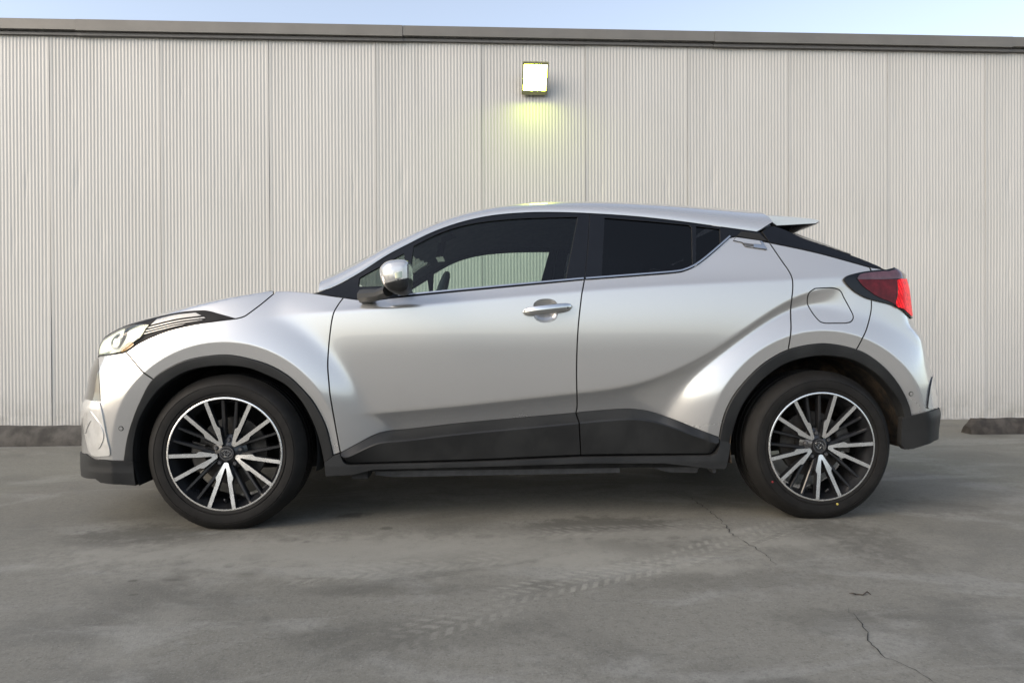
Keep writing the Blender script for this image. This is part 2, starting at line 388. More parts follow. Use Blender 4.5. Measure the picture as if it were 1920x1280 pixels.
for i in range(-4, 5):
    a = cs+2.985*i; lap = 0.004 if i % 2 else 0.0
    poly = [(-0.065-lap, 3.770), (-0.068-lap, 3.764), (-0.066-lap, 3.676-lap*2), (-0.050, 3.674-lap*2), (-0.046, 3.70), (0.30, 3.70), (0.30, 3.772)]
    v, f = prism_data(poly, a+0.0015, a+2.9835, 'x'); fix_normals(mk('coping', v, f, 'coping', wall, sharp=25))
    v, f = box_data(a+0.001, a+2.984, -0.030-lap*2, -0.0005, 3.640-lap, 3.664); mk('coping_lip', v, f, 'lip', wall, smooth=False)

# ------------------------------------------------------------------ floodlight on the wall
def floodlight():
    x, z = on_plane_y(1003, 149, YW-0.12)
    r = empty('floodlight', (x, YW, z)); tag(r, 'lit square yellowish floodlight on the corrugated wall', 'floodlight')
    tilt = math.radians(38); ct, st = math.cos(tilt), math.sin(tilt)
    def T(p):  # local: x right, y toward wall (+), z up ; tilt face downwards
        X, Y, Z = p; return (X, -0.125+Y*ct+Z*st*-1*-1, Z*ct-Y*st*-1*-1) if False else (X, -0.13+Y*ct-Z*st, Z*ct+Y*st)
    w, h = 0.121, 0.148
    outer = [(-w, -h), (w, -h), (w, h), (-w, h)]; inner = [(-w+.014, -h+.040), (w-.014, -h+.040), (w-.014, h-.020), (-w+.014, h-.020)]
    v = []; f = []
    for (px, pz), y in [(p, 0.0) for p in outer]+[(p, 0.0) for p in inner]+[(p, 0.006) for p in inner]+[((px*1.0, pz*1.0), 0.03) for px, pz in outer]+[((px*.62, pz*.62), 0.085) for px, pz in outer]:
        v.append(T((px, y, pz)))
    for i in range(4):
        j = (i+1) % 4
        f += [(i, j, 4+j, 4+i), (4+i, 4+j, 8+j, 8+i), (j, i, 12+i, 12+j), (12+j, 12+i, 16+i, 16+j)]
    f.append((19, 18, 17, 16)); fix_normals(mk('housing', v, f, 'lamp_house', r, sharp=30))
    # slightly bulged glass
    v = []; f = []; n = 8
    for i in range(n+1):
        for j in range(n+1):
            a, c = i/n, j/n
            v.append(T((inner[0][0]+(inner[1][0]-inner[0][0])*a, 0.004-0.010*math.sin(math.pi*a)**.5*math.sin(math.pi*c)**.5, inner[0][1]+(inner[3][1]-inner[0][1])*c)))
    for i in range(n):
        for j in range(n): f.append((i*(n+1)+j, (i+1)*(n+1)+j, (i+1)*(n+1)+j+1, i*(n+1)+j+1))
    mk('lit_glass', v, f, 'lamp_lit', r)
    v, f = box_data(-0.03, 0.03, -0.06, 0.008, -0.03, 0.03); mk('wall_bracket', v, f, 'lamp_house', r, smooth=False)
    v, f = box_data(-0.045, 0.045, -0.003, 0.008, -0.05, 0.05); mk('mounting_plate', v, f, 'lamp_house', r, smooth=False)
floodlight()

# ------------------------------------------------------------------ unseen low wall added behind the camera to shade underbody and lower doors
bevel_box('light_blocker_wall', -40, 40, -6.4, -6.2, 0.0, 1.15, 'coping', None, 0.015)
tag(bpy.data.objects['light_blocker_wall'], 'unseen low grey wall added behind the camera to block low light', 'light_blocker_wall')

# ------------------------------------------------------------------ parking blocks
def block(name, xa, xb, yf, h, w, mat, label, seed):
    r = random.Random(seed); n = 24; prof = [(0, 0), (.01, h*.35), (.035, h*.8), (.06, h), (w-.06, h), (w-.035, h*.8), (w-.01, h*.35), (w, 0)]
    v = []; f = []; k = len(prof); L = xb-xa
    for i in range(n+1):
        t = i/n; x = xa+L*t; e = min(1, (min(t, 1-t)*L+0.004)/0.07); e = math.sqrt(max(0, 1-(1-e)**2))
        for p, q in prof:
            v.append((x+r.uniform(-.003, .003), yf+w/2+(p-w/2)*(0.62+.38*e)+r.uniform(-.002, .002), 0.001+q*(0.25+.75*e)*(1+r.uniform(-.03, .03))))
    for i in range(n):
        for j in range(k-1): f.append((i*k+j, i*k+j+1, (i+1)*k+j+1, (i+1)*k+j))
    f += [tuple(range(k)), tuple(n*k+j for j in range(k))]
    o = fix_normals(mk(name, v, f, mat, sharp=50)); tag(o, label, 'parking block')
xl, yl = on_ground(130, 836); block('parking_block', xl-1.3, xl+0.75, yl, 0.15, 0.17, 'kerb', 'long dark concrete parking block by the wall beyond the car\'s front bumper', 3)
xr, yr = on_ground(1800, 815); block('parking_block', xr+.12, xr+1.4, yr, 0.125, 0.17, 'kerb2', 'brown weathered parking block with rounded end beyond the car\'s tail', 4)
# twig
p0 = [on_ground(px, py) for px, py in ((1592, 1114), (1600, 1116), (1606, 1114), (1618, 1116), (1626, 1113), (1633, 1115))]
v, f = tube_data([(x, y, .004+.004*math.sin(i*2)) for i, (x, y) in enumerate(p0)], [.001, .0025, .0022, .0018, .0026, .001], 6)
tag(mk('twig', v, f, 'twig'), 'small dark dry twig lying on the bare concrete', 'twig')

# =================================================================== CAR
X0, YC = -1.0995, 3.785
def spl(xs, ys):
    xs = np.array(xs, float); ys = np.array(ys, float); n = len(xs); h = np.diff(xs)
    A = np.zeros((n, n)); B = np.zeros(n); A[0, 0] = A[-1, -1] = 1
    for i in range(1, n-1):
        A[i, i-1], A[i, i], A[i, i+1] = h[i-1], 2*(h[i-1]+h[i]), h[i]
        B[i] = 6*((ys[i+1]-ys[i])/h[i]-(ys[i]-ys[i-1])/h[i-1])
    m = np.linalg.solve(A, B)
    def fn(x):
        x = np.asarray(x, float); xc = np.clip(x, xs[0], xs[-1]); i = np.clip(np.searchsorted(xs, xc)-1, 0, n-2)
        a = (xs[i+1]-xc)/h[i]; b = (xc-xs[i])/h[i]
        y = a*ys[i]+b*ys[i+1]+((a**3-a)*m[i]+(b**3-b)*m[i+1])*h[i]**2/6
        s0 = (ys[1]-ys[0])/h[0]-h[0]*(2*m[0]+m[1])/6; s1 = (ys[-1]-ys[-2])/h[-1]+h[-1]*(m[-2]+2*m[-1])/6
        return y+np.where(x < xs[0], (x-xs[0])*s0, 0)+np.where(x > xs[-1], (x-xs[-1])*s1, 0)
    return fn
def sstep(a, b, x):
    t = np.clip((x-a)/(b-a), 0, 1); return t*t*(3-2*t)
def sp(t, w): return w*np.logaddexp(0, t/w)
def smax(a, b, k): return 0.5*(a+b+np.sqrt((a-b)**2+k*k))
def smin(a, b, k): return 0.5*(a+b-np.sqrt((a-b)**2+k*k))
ZW = 0.333
zs_ = spl([-.9, -.4, 0, .48, .82, 1.56, 2.53, 3.3], [.80, .86, .905, .95, .976, 1.039, 1.09, 1.12])
zc_ = spl([0, .676, 1.1, 1.544, 1.80, 2.041, 2.26, 2.52, 2.70, 3.0], [.47, .500, .537, .583, .622, .713, .842, 1.000, 1.050, 1.085])
yb_ = spl([-.9, -.4, 0, .5, .9, 1.5, 2.2, 2.7, 3.2], [.82, .83, .835, .845, .850, .852, .862, .85, .80])
XN = np.array([(0.0, -.86), (.211, -.873), (.256, -.885), (.342, -.885), (.428, -.886), (.525, -.884), (.587, -.863), (.685, -.846), (.751, -.815), (.808, -.798), (.833, -.780), (.863, -.738), (.9, -.672), (.928, -.588), (.967, -.468), (.996, -.351), (1.019, -.237), (1.035, -.131), (1.058, .015), (1.075, .03), (1.2, .0), (1.3, .22), (1.43, .50), (1.6, .8)])
XT = np.array([(0.0, 3.42), (.323, 3.457), (.382, 3.481), (.456, 3.493), (.495, 3.482), (.598, 3.468), (.675, 3.45), (.739, 3.437), (.818, 3.418), (.849, 3.397), (.88, 3.368), (.931, 3.352), (1.06, 3.336), (1.13, 3.315), (1.165, 3.25), (1.186, 3.181), (1.223, 3.072), (1.263, 2.963), (1.30, 2.86), (1.40, 2.60), (1.6, 2.2)])
def pl(tab, z):
    z = np.asarray(z, float)            # smoothed piecewise-linear table
    return (np.interp(z-.012, tab[:, 0], tab[:, 1])+np.interp(z, tab[:, 0], tab[:, 1])+np.interp(z+.012, tab[:, 0], tab[:, 1]))/3
def W(x, z):
    x = np.asarray(x, float); z = np.asarray(z, float)
    zs, zc, yb = zs_(x), zc_(x), yb_(x)
    t = sp(z-zs, .0028)
    am = .42*t+.030*(1-np.exp(-t/.032))+.12*t*t
    af = .40*t+1.8*t*t
    ar = .52*t+.25*t*t
    wf = sstep(.25, .62, x); wr = sstep(2.1, 2.75, x)
    a = af*(1-wf)+(am*(1-wr)+ar*wr)*wf
    D = yb+.24*((zs-.82)**2-(np.minimum(z, zs)-.82)**2)-a
    c = sp(zc-z, .0032)
    A = .070*(1-sstep(2.45, 2.85, x))*sstep(.35, .6, x)
    D = D-A*(1-np.exp(-c/.085))
    r = np.sqrt(x*x+(z-ZW)**2); u = r-.486; up = sp(u, .002)
    Ff = .893+.09*np.minimum(u, 0)-(.25*up+1.0*up*up)
    r = np.sqrt((x-2.64)**2+(z-ZW)**2); u = r-.524; up = sp(u, .0025)
    Fr = .893+.09*np.minimum(u, 0)-(.34*up+1.05*up*up)
    tuck = .13*sp(.60-z, .03); Ff = Ff-tuck; Fr = Fr-tuck
    y = smax(D, Ff, .016); y = smax(y, Fr, .016)
    s = np.clip((x-pl(XN, z))/.62, 0, 1); yn = .93*np.sqrt(np.maximum(1-(1-s)**2.4, 0))
    s = np.clip((pl(XT, z)-x)/.60, 0, 1); yt = .93*np.sqrt(np.maximum(1-(1-s)**2.4, 0))
    y = smin(y, yn, .014); y = smin(y, yt, .014)
    return np.maximum(y, 0.0)
def grad_normal(fn, x, z, e=.0015):
    gx = (fn(x+e, z)-fn(x-e, z))/(2*e); gz = (fn(x, z+e)-fn(x, z-e))/(2*e)
    n = np.stack([-gx, np.ones_like(gx), -gz], 1); return n/np.linalg.norm(n, axis=1)[:, None]
def hit(P, fn=None, off=0.0):
    """photo pixels -> (x,z) on the car's near flank y=fn(x,z)"""
    fn = fn or W
    P = np.asarray(P, float); d = ray(P[:, 0], P[:, 1])
    ys = np.linspace(1.0, 0.0, 501)
    T = (YC-ys)[None, :]/d[:, 1:2]; X = d[:, 0:1]*T-X0; Z = HC+d[:, 2:3]*T
    g = fn(X, Z)+off-ys[None, :]
    out = []
    for i in range(len(P)):
        k = np.argmax(g[i] >= 0)
        if g[i, k] < 0: k = int(np.argmax(g[i])); y = ys[k]
        elif k == 0: y = ys[0]
        else: y = ys[k-1]+(ys[k]-ys[k-1])*(-g[i, k-1])/(g[i, k]-g[i, k-1])
        t = (YC-y)/d[i, 1]; out.append((d[i, 0]*t-X0, HC+d[i, 2]*t))
    return np.array(out)
def at_y(P, y):
    P = np.asarray(P, float); d = ray(P[:, 0], P[:, 1]); t = (YC-y)/d[:, 1]
    return np.stack([d[:, 0]*t-X0, HC+d[:, 2]*t], 1)
def cat(P, n=8):
    """Catmull-Rom through pixel points"""
    P = np.asarray(P, float)
    if len(P) < 3: return P
    Q = np.vstack([2*P[0]-P[1], P, 2*P[-1]-P[-2]]); o = []
    for i in range(1, len(Q)-2):
        for k in range(n):
            t = k/n; a, b, c, d = Q[i-1], Q[i], Q[i+1], Q[i+2]
            o.append(.5*((2*b)+(-a+c)*t+(2*a-5*b+4*c-d)*t*t+(-a+3*b-3*c+d)*t**3))
    o.append(P[-1]); return np.array(o)
def C(*pts, fn=None): return hit(cat(pts), fn)        # smooth curve on the flank
def Lp(*pts, fn=None): return hit(np.array(pts, float), fn)
def resample(P, h):
    """keep corners, subdivide long edges; drop near-duplicates"""
    out = []; n = len(P)
    for i in range(n):
        a, b = P[i], P[(i+1) % n]; L = np.linalg.norm(b-a)
        if L < 1e-4: continue
        k = max(1, int(round(L/h)))
        for j in range(k): out.append(a+(b-a)*j/k)
    Q = [out[0]]
    for p in out[1:]:
        if np.linalg.norm(p-Q[-1]) > h*.3: Q.append(p)
    if np.linalg.norm(Q[0]-Q[-1]) < h*.3: Q.pop()
    return np.array(Q)
def area(P): return .5*np.sum(P[:, 0]*np.roll(P[:, 1], -1)-np.roll(P[:, 0], -1)*P[:, 1])
def inset(P, g):
    if area(P) < 0: P = P[::-1]
    a = P-np.roll(P, 1, 0); b = np.roll(P, -1, 0)-P
    a /= np.linalg.norm(a, axis=1)[:, None]+1e-12; b /= np.linalg.norm(b, axis=1)[:, None]+1e-12
    n = np.stack([-(a+b)[:, 1], (a+b)[:, 0]], 1); n /= np.linalg.norm(n, axis=1)[:, None]+1e-12
    return P+n*g
def inside(P, q):
    x, y = q[:, 0], q[:, 1]; c = np.zeros(len(q), bool); j = len(P)-1
    for i in range(len(P)):
        xi, yi = P[i]; xj, yj = P[j]
        with np.errstate(divide='ignore', invalid='ignore'):
            m = ((yi > y) != (yj > y)) & (x < (xj-xi)*(y-yi)/(yj-yi+1e-15)+xi)
        c ^= m; j = i
    return c
def out_normals(P):
    b = np.roll(P, -1, 0)-np.roll(P, 1, 0); n = np.stack([b[:, 1], -b[:, 0]], 1)
    return n/(np.linalg.norm(n, axis=1)[:, None]+1e-12)
EX = []
for c_, r_ in ((0.0, .486), (2.64, .524)):
    for d_ in (-.012, -.005, 0, .005, .012):
        a_ = np.arange(-.3, math.pi+.3, .008/r_); EX.append(np.stack([c_+(r_+d_)*np.cos(a_), ZW+(r_+d_)*np.sin(a_)], 1))
for fn_, x0_, x1_ in ((zs_, .3, 2.9), (zc_, .4, 2.9)):
    x_ = np.arange(x0_, x1_, .008)
    for d_ in (-.012, -.005, 0, .005, .012): EX.append(np.stack([x_, fn_(x_)+d_], 1))
def thin(P, r):
    keep = {}; out = []
    for p in P:
        k = (int(p[0]//r), int(p[1]//r))
        if any(np.hypot(*(p-q)) < r for a in (-1, 0, 1) for b in (-1, 0, 1) for q in keep.get((k[0]+a, k[1]+b), ())): continue
        keep.setdefault(k, []).append(p); out.append(p)
    return np.array(out)
EX = thin(np.vstack(EX), .0042)
def skin(polys, fn, off=0.0, gap=.0026, h=.013, depth=.02, holes=()):
    """flank panel cut to an outline: returns verts, faces, normals, material index in (x, y_out, z)"""
    P = polys if isinstance(polys, np.ndarray) else np.vstack(polys)
    if area(P) < 0: P = P[::-1]
    P = resample(P, h*.8); P = inset(P, gap); P = resample(P, h*.8)
    H = []
    for q in holes:
        if area(q) < 0: q = q[::-1]
        q = resample(q, h*.6); H.append(inset(q, -gap))
    loops = [P]+H
    x0, z0 = P.min(0); x1, z1 = P.max(0)
    gx = np.arange(x0, x1, h); gz = np.arange(z0, z1, h*.866)
    G = np.array([(x+(h/2 if k % 2 else 0), z) for k, z in enumerate(gz) for x in gx]) if len(gx) and len(gz) else np.zeros((0, 2))
    if len(G):
        ok = inside(P, G)
        for q in H: ok &= ~inside(q, G)
        G = G[ok]
        B = np.vstack(loops)
        if len(G):
            dm = np.full(len(G), 9.0)
            for s in range(0, len(G), 2000):
                dm[s:s+2000] = np.sqrt(((G[s:s+2000, None, :]-B[None])**2).sum(2).min(1))
            G = G[dm > h*.5]
        if fn is W:
            e = EX[(EX[:, 0] > x0) & (EX[:, 0] < x1) & (EX[:, 1] > z0) & (EX[:, 1] < z1)]
            if len(e):
                e = e[inside(P, e)]
                for q in H: e = e[~inside(q, e)]
            if len(e):
                dm = np.concatenate([np.sqrt(((e[k:k+1500, None]-B[None])**2).sum(2).min(1)) for k in range(0, len(e), 1500)]); e = e[dm > .004]
            if len(e) and len(G):
                dm = np.concatenate([np.sqrt(((G[k:k+1000, None]-e[None])**2).sum(2).min(1)) for k in range(0, len(G), 1000)]); G = np.vstack([G[dm > .0055], e])
    vs = []; es = []
    for q in loops:
        b = len(vs); vs += [Vector(p) for p in q]; es += [(b+i, b+(i+1) % len(q)) for i in range(len(q))]
    vs += [Vector(p) for p in G]
    r = delaunay_2d_cdt(vs, es, [], 0, 1e-6)
    V = np.array([tuple(p) for p in r[0]]); T = np.array([t for t in r[2] if len(t) == 3])
    cen = V[T].mean(1); ok = inside(P, cen)
    for q in H: ok &= ~inside(q, cen)
    T = T[ok]
    ar = .5*((V[T[:, 1], 0]-V[T[:, 0], 0])*(V[T[:, 2], 1]-V[T[:, 0], 1])-(V[T[:, 2], 0]-V[T[:, 0], 0])*(V[T[:, 1], 1]-V[T[:, 0], 1]))
    T = T[np.abs(ar) > 1e-9]; ar = ar[np.abs(ar) > 1e-9]; T[ar < 0] = T[ar < 0][:, ::-1]
    y = fn(V[:, 0], V[:, 1])+off; N = grad_normal(fn, V[:, 0], V[:, 1])
    vv = [np.stack([V[:, 0], y, V[:, 1]], 1)]; nn = [N]; faces = [tuple(t) for t in T]; idx = [0]*len(faces); base = len(V)
    if depth:
        for li, q in enumerate(loops):
            o = out_normals(q)*(1 if li == 0 else -1) if li == 0 else -out_normals(q)
            yy = fn(q[:, 0], q[:, 1])+off; k = len(q); Nq = grad_normal(fn, q[:, 0], q[:, 1])
            o3 = np.stack([o[:, 0], np.zeros(k), o[:, 1]], 1)
            r0 = np.stack([q[:, 0], yy, q[:, 1]], 1)
            r1 = np.stack([q[:, 0]+o[:, 0]*.0010, np.maximum(yy-.0022, 0), q[:, 1]+o[:, 1]*.0010], 1)
            r2 = np.stack([q[:, 0]+o[:, 0]*.0010, np.maximum(yy-depth, 0), q[:, 1]+o[:, 1]*.0010], 1)
            for rr, n in ((r0, Nq), (r1, o3*.8+Nq*.6), (r1, o3), (r2, o3)): vv.append(rr); nn.append(n/np.linalg.norm(n, axis=1)[:, None])
            for i in range(k):
                j = (i+1) % k
                for (a, c, m) in ((0, 1, 1), (2, 3, 1)):
                    A0, A1, B0, B1 = base+a*k+i, base+a*k+j, base+c*k+i, base+c*k+j
                    faces.append((A0, B0, B1, A1) if li == 0 else (A0, A1, B1, B0)); idx.append(m)
            base += 4*k
    return np.vstack(vv), faces, np.vstack(nn), idx
car = empty('car', (X0, YC, 0)); tag(car, 'silver compact crossover with dark alloy wheels parked along the corrugated wall', 'car')
class Pair:
    """a part on the near flank and its mirror on the far flank"""
    def __init__(s, n, f): s.n, s.f = n, f
def pair(name, V, faces, mats, parent=None, N=None, idx=None, far=True, sharp=None):
    V = np.asarray(V, float); near = parent.n if isinstance(parent, Pair) else (parent or car); fp = parent.f if isinstance(parent, Pair) else (parent or car)
    a = mk(name, V*[1, -1, 1], faces, mats, near, None if N is None else N*[1, -1, 1], idx=idx, sharp=sharp)
    b = mk(name, V, [tuple(f[::-1]) for f in faces], mats, fp, N, idx=idx, sharp=sharp) if far else None
    return Pair(a, b)
def panel(name, polys, mat, parent=None, fn=None, off=0.0, gap=.0030, h=.013, depth=.02, holes=(), far=True, edge='black'):
    V, f, N, idx = skin(polys, fn or W, off, gap, h, depth, holes)
    return pair(name, V, f, [mat, edge], parent, N, idx, far)
def lab(p, text):
    for o in (p.n, p.f):
        if o is not None: o['label'] = text
def ribbon(pts2, fn, off, w, th):
    """raised bright strip along a flank curve"""
    P = resample_open(pts2, .012); d = np.gradient(P, axis=0); d /= np.linalg.norm(d, axis=1)[:, None]; n = np.stack([-d[:, 1], d[:, 0]], 1)
    V = []; F = []
    for s, o in ((-.5, off-.004), (-.42, off+th), (.42, off+th), (.5, off-.004)):
        q = P+n*w*s; V.append(np.stack([q[:, 0], fn(P[:, 0], P[:, 1])+o-(fn(P[:, 0], P[:, 1])-fn(q[:, 0], q[:, 1])), q[:, 1]], 1))
    k = len(P)
    for a in range(3):
        for i in range(k-1): F.append((a*k+i, a*k+i+1, (a+1)*k+i+1, (a+1)*k+i))
    return np.vstack(V), F
def resample_open(P, h):
    s = np.concatenate([[0], np.cumsum(np.linalg.norm(np.diff(P, axis=0), axis=1))]); n = max(2, int(s[-1]/h))
    t = np.linspace(0, s[-1], n+1); return np.stack([np.interp(t, s, P[:, 0]), np.interp(t, s, P[:, 1])], 1)

# ---- shared outlines (photo pixels)
AF_OUT = [(233, 864), (240, 820), (251.7, 782), (266, 748), (287.5, 711), (325, 686), (362.5, 672.5), (412.5, 665.8), (450, 668.8), (500, 682.5), (537.5, 702.5), (565, 727), (590, 757), (610.4, 796.7), (620, 832), (625, 853)]
AF_IN = [(251.7, 867), (252.5, 831), (263, 786), (289.6, 741), (321.7, 712), (362.5, 692.5), (412.5, 685.5), (462.5, 688.8), (500, 702.5), (537.5, 722), (566.7, 753), (590, 796.7), (601.7, 834.6), (608, 866)]
AR_OUT = [(1348, 824), (1352.7, 798), (1361.6, 768.5), (1379.4, 735.8), (1409, 701.6), (1438.8, 676.4), (1478, 655.6), (1527.8, 645.2), (1563.5, 646), (1605.5, 655.6), (1634.7, 670.5), (1664.4, 695.7), (1688, 727), (1703, 759.5), (1707.5, 780.3)]
AR_IN = [(1369, 830), (1376.4, 798), (1388, 765.5), (1409, 732.8), (1438.8, 703), (1477.4, 679.4), (1527.8, 667.5), (1572.4, 669), (1605, 678), (1640.7, 700), (1664.4, 724), (1685, 753.6), (1694, 782)]
def sub(L, a, b):
    L = cat(L); x = L[:, 0]; i, j = int(np.argmin(abs(x-a))), int(np.argmin(abs(x-b)))
    return L[i:j+1] if i <= j else L[j:i+1][::-1]
SEAM_BF = [(236, 659.5), (250, 676), (268, 697), (287.5, 711)]
SEAM_FD = [(644, 558), (633, 573), (624, 592), (618, 632), (614.5, 681), (616.7, 716.7), (619.5, 744), (628.7, 797.5), (638, 848)]
SEAM_B = [(1096, 524), (1093, 540), (1090, 558), (1083.6, 620), (1081, 693), (1082, 758), (1079.5, 774)]
SEAM_RQ = [(1442.5, 455), (1463, 485), (1482, 513.6), (1486.5, 537), (1482.5, 581), (1483, 620), (1478, 655.6)]
SEAM_QB = [(1634, 560), (1633, 583.5), (1625, 616), (1614, 640), (1605.5, 655.6)]
CT_F = [(638, 849), (668, 833), (699, 816.7), (725.4, 808.5), (775, 803.5), (862.5, 793.5), (979, 783), (1079.5, 774)]
CT_R = [(1079.5, 773.8), (1120, 770), (1168.6, 766.7), (1194, 767.7), (1218, 771.7), (1257.7, 784.5), (1307, 804.3), (1348, 820)]
BELT = [(644, 558), (676.7, 562), (706, 562), (741, 558), (830, 549), (960, 537), (1096, 524)]
BELT_R = [(1096, 524), (1216, 515.5), (1264, 511.5), (1284, 507.5), (1307, 496.5), (1336, 474), (1367, 446)]
RAIL = [(578, 547), (615, 541), (668, 514.6), (723, 479.6), (764, 457.7), (808, 436), (851.7, 419.8), (895, 408.5), (939, 401.5), (997.5, 397.6), (1056, 397.6), (1114, 400), (1190, 405), (1268, 413.4), (1346, 424), (1426, 435)]
LAMP_LOW = [(184, 668), (215, 664), (236, 659.5), (265, 641), (312, 621), (362, 608.5), (405, 602), (445, 597)]
SEAM_BON = [(445, 597), (458, 593), (470, 585), (490, 570), (513, 551)]

# ---- body panels
nz = lambda a, b, n=14: np.array([(pl(XN, z)+.0015, z) for z in np.linspace(a, b, n)])
tz = lambda a, b, n=14: np.array([(pl(XT, z)-.0015, z) for z in np.linspace(a, b, n)])
bon_top = np.array([(.178, 1.044), (.14, 1.050), (.09, 1.053), (.045, 1.055)])
bonnet = panel('bonnet', [C(*LAMP_LOW), C(*SEAM_BON)[1:], bon_top, nz(1.052, .765, 40)], 'paint', h=.012, depth=.012)
fender = panel('fender', [C(*LAMP_LOW)[16:], C(*SEAM_BON)[1:], np.array([(.19, 1.043), (.25, 1.0435)]), Lp((578, 548), (609.6, 553), (644, 558)), C(*SEAM_FD)[1:], hit(sub(AF_OUT, 625, 287.5)), C(*SEAM_BF)[::-1]], 'paint', h=.011)
fbump = panel('front_bumper', [hit(cat(LAMP_LOW)[:16]), C(*SEAM_BF), hit(sub(AF_OUT, 287.5, 233)), Lp((200, 863), (166, 860)), nz(.27, .745, 30)], 'paint', h=.011)
hole_handle = C((1001, 582), (1002, 570), (1010, 563.5), (1023, 561.3), (1036, 563), (1044, 570), (1045, 582), (1044, 592), (1038, 599.5), (1022, 603.5), (1008, 600), (1002, 592), (1001, 582))[:-1]
fdoor = panel('door', [C(*BELT), C(*SEAM_B)[1:], C(*CT_F)[::-1], C(*SEAM_FD)[::-1]], 'paint', h=.011, holes=[hole_handle]); lab(fdoor, 'front door')
rdoor = panel('door', [C(*BELT_R), Lp((1380, 443.7), (1442.5, 455)), C(*SEAM_RQ)[1:], hit(sub(AR_OUT, 1478, 1348)), C(*CT_R)[::-1], C(*SEAM_B)[::-1]], 'paint', h=.011); lab(rdoor, 'rear door')
FLAP = C((1528, 541), (1545, 540), (1562, 540), (1575, 545), (1582.7, 559), (1592.5, 577), (1599.5, 592), (1597, 601), (1588, 605), (1566, 605.5), (1544.4, 605), (1533.5, 598.8), (1520, 581), (1513.8, 566), (1517, 549.5), (1528, 541))[:-1]
HATCH_LOW = [(1442.5, 455), (1472, 461), (1512, 469.5), (1553, 479.5), (1630, 501)]
quarter = panel('quarter_panel', [C(*HATCH_LOW), Lp((1640, 530)), C(*SEAM_QB), hit(sub(AR_OUT, 1605.5, 1478)), C(*SEAM_RQ)[::-1]], 'paint', h=.011, holes=[FLAP])
panel('fuel_flap', FLAP, 'paint', quarter, h=.009, gap=.0022, depth=.012)
qb_top = hit([(1634, 560)])[0]
rbump = panel('rear_bumper', [C(*SEAM_QB)[::-1], np.array([(x, qb_top[1]+.004) for x in np.linspace(qb_top[0]+.03, 3.33, 10)]), tz(.94, .46, 30), Lp((1755, 768), (1740, 773), (1708, 781)), hit(sub(AR_OUT, 1707.5, 1605.5))], 'paint', h=.011)
tg0 = hit([(1640, 530)])[0]
panel('tailgate', [np.array([(tg0[0]+.005, qb_top[1]+.012)]), Lp((1640, 530), (1631, 501)), np.array([(x, 1.136) for x in np.linspace(2.99, 3.2, 8)]), tz(1.132, .955, 14)], 'paint', h=.012)
panel('hatch_pillar', [C((1428, 434.5), (1440, 426.5), (1452, 424), (1475, 432), (1513.8, 449), (1585, 473.8), (1620, 487), (1648, 498.5)), Lp((1660, 506)), C(*HATCH_LOW)[::-1]], 'gloss', h=.012, off=.001)
panel('hatch_glass', [np.array([(x, z) for x, z in [(2.62, 1.33), (2.70, 1.30), (2.80, 1.262), (2.90, 1.226)]]), tz(1.228, 1.36, 16)], 'privacy', h=.014, depth=0, off=-.002)

# ---- plastic cladding
def arch(name, OUT, IN):
    po, pi = hit(cat(OUT)), hit(cat(IN))
    n = 60; po, pi = [np.array(resample_open(p, 1e-9+np.linalg.norm(np.diff(p, axis=0), axis=1).sum()/n)) for p in (po, pi)]
    m = min(len(po), len(pi)); po, pi = po[:m], pi[:m]; V = []; F = []
    rows = [(0, -.012), (0.0, .006), (.04, .0095), (.5, .0105), (.93, .0085), (1.0, .004), (1.0, -.05)]
    for t, o in rows:
        q = po*(1-t)+pi*t; yy = W(q[:, 0], q[:, 1])+o; V.append(np.stack([q[:, 0], yy, q[:, 1]], 1))
    for a in range(len(rows)-1):
        for i in range(m-1): F.append((a*m+i, a*m+i+1, (a+1)*m+i+1, (a+1)*m+i)[::-1])
    F.append(tuple(a*m for a in range(len(rows)))); F.append(tuple(a*m+m-1 for a in range(len(rows)))[::-1])
    return pair(name, np.vstack(V), F, 'clad', sharp=28)
arch('wheel_arch_trim', AF_OUT, AF_IN); arch('wheel_arch_trim', AR_OUT, AR_IN)
def door_clad(top_px, bot_px, parent):
    N = 70; T = C(*top_px)
    rf = lambda P: np.stack([np.interp(np.linspace(0, 1, N), np.linspace(0, 1, len(P)), P[:, k]) for k in (0, 1)], 1)
    T = rf(resample_open(T, .008)); B = rf(resample_open(at_y(cat(bot_px, 6), .865), .006))
    T[:, 0] += np.linspace(.003, -.003, N); T[:, 1] += .0015
    yT = W(T[:, 0], T[:, 1])+.0045
    hgt = np.maximum(T[:, 1]-B[:, 1], .004); d = np.minimum(.036, hgt*.55); k = d/hgt
    Fp = T+(B-T)*k[:, None]; yF = np.maximum(.874, yT+.006)
    rows = [(T, yT-.03, 1), (T, yT, 1)]
    for t in (.06, .94): rows.append((T+(Fp-T)*t, yT+(yF-yT)*t, 0))
    for t in (.03, .35, .7, .97): rows.append((Fp+(B-Fp)*t, yF-.030*t-.0, 0))
    rows += [(B, yF-.036, 1), (B, yF-.075, 1)]
    V = np.vstack([np.stack([p[:, 0], y, p[:, 1]], 1) for p, y, _ in rows]); F = []
    for a in range(len(rows)-1):
        for q in range(N-1): F.append((a*N+q, (a+1)*N+q, (a+1)*N+q+1, a*N+q+1))
    for e in (0, N-1):
        b = len(V); L = V[[a*N+e for a in range(1, len(rows)-1)]]; V = np.vstack([V, L-[0, .03, 0]]); m = len(L)
        for q in range(m-1):
            f4 = ((q+1)*N+e, (q+2)*N+e, b+q+1, b+q); F.append(f4 if e else f4[::-1])
    return pair('door_cladding', V, F, 'clad', parent, sharp=20)
door_clad(CT_F, [(642, 858), (646, 866.5), (656, 869.5), (690, 868.8), (716.7, 868), (886, 863.3), (1000, 858.5), (1089.5, 854.5)], fdoor)
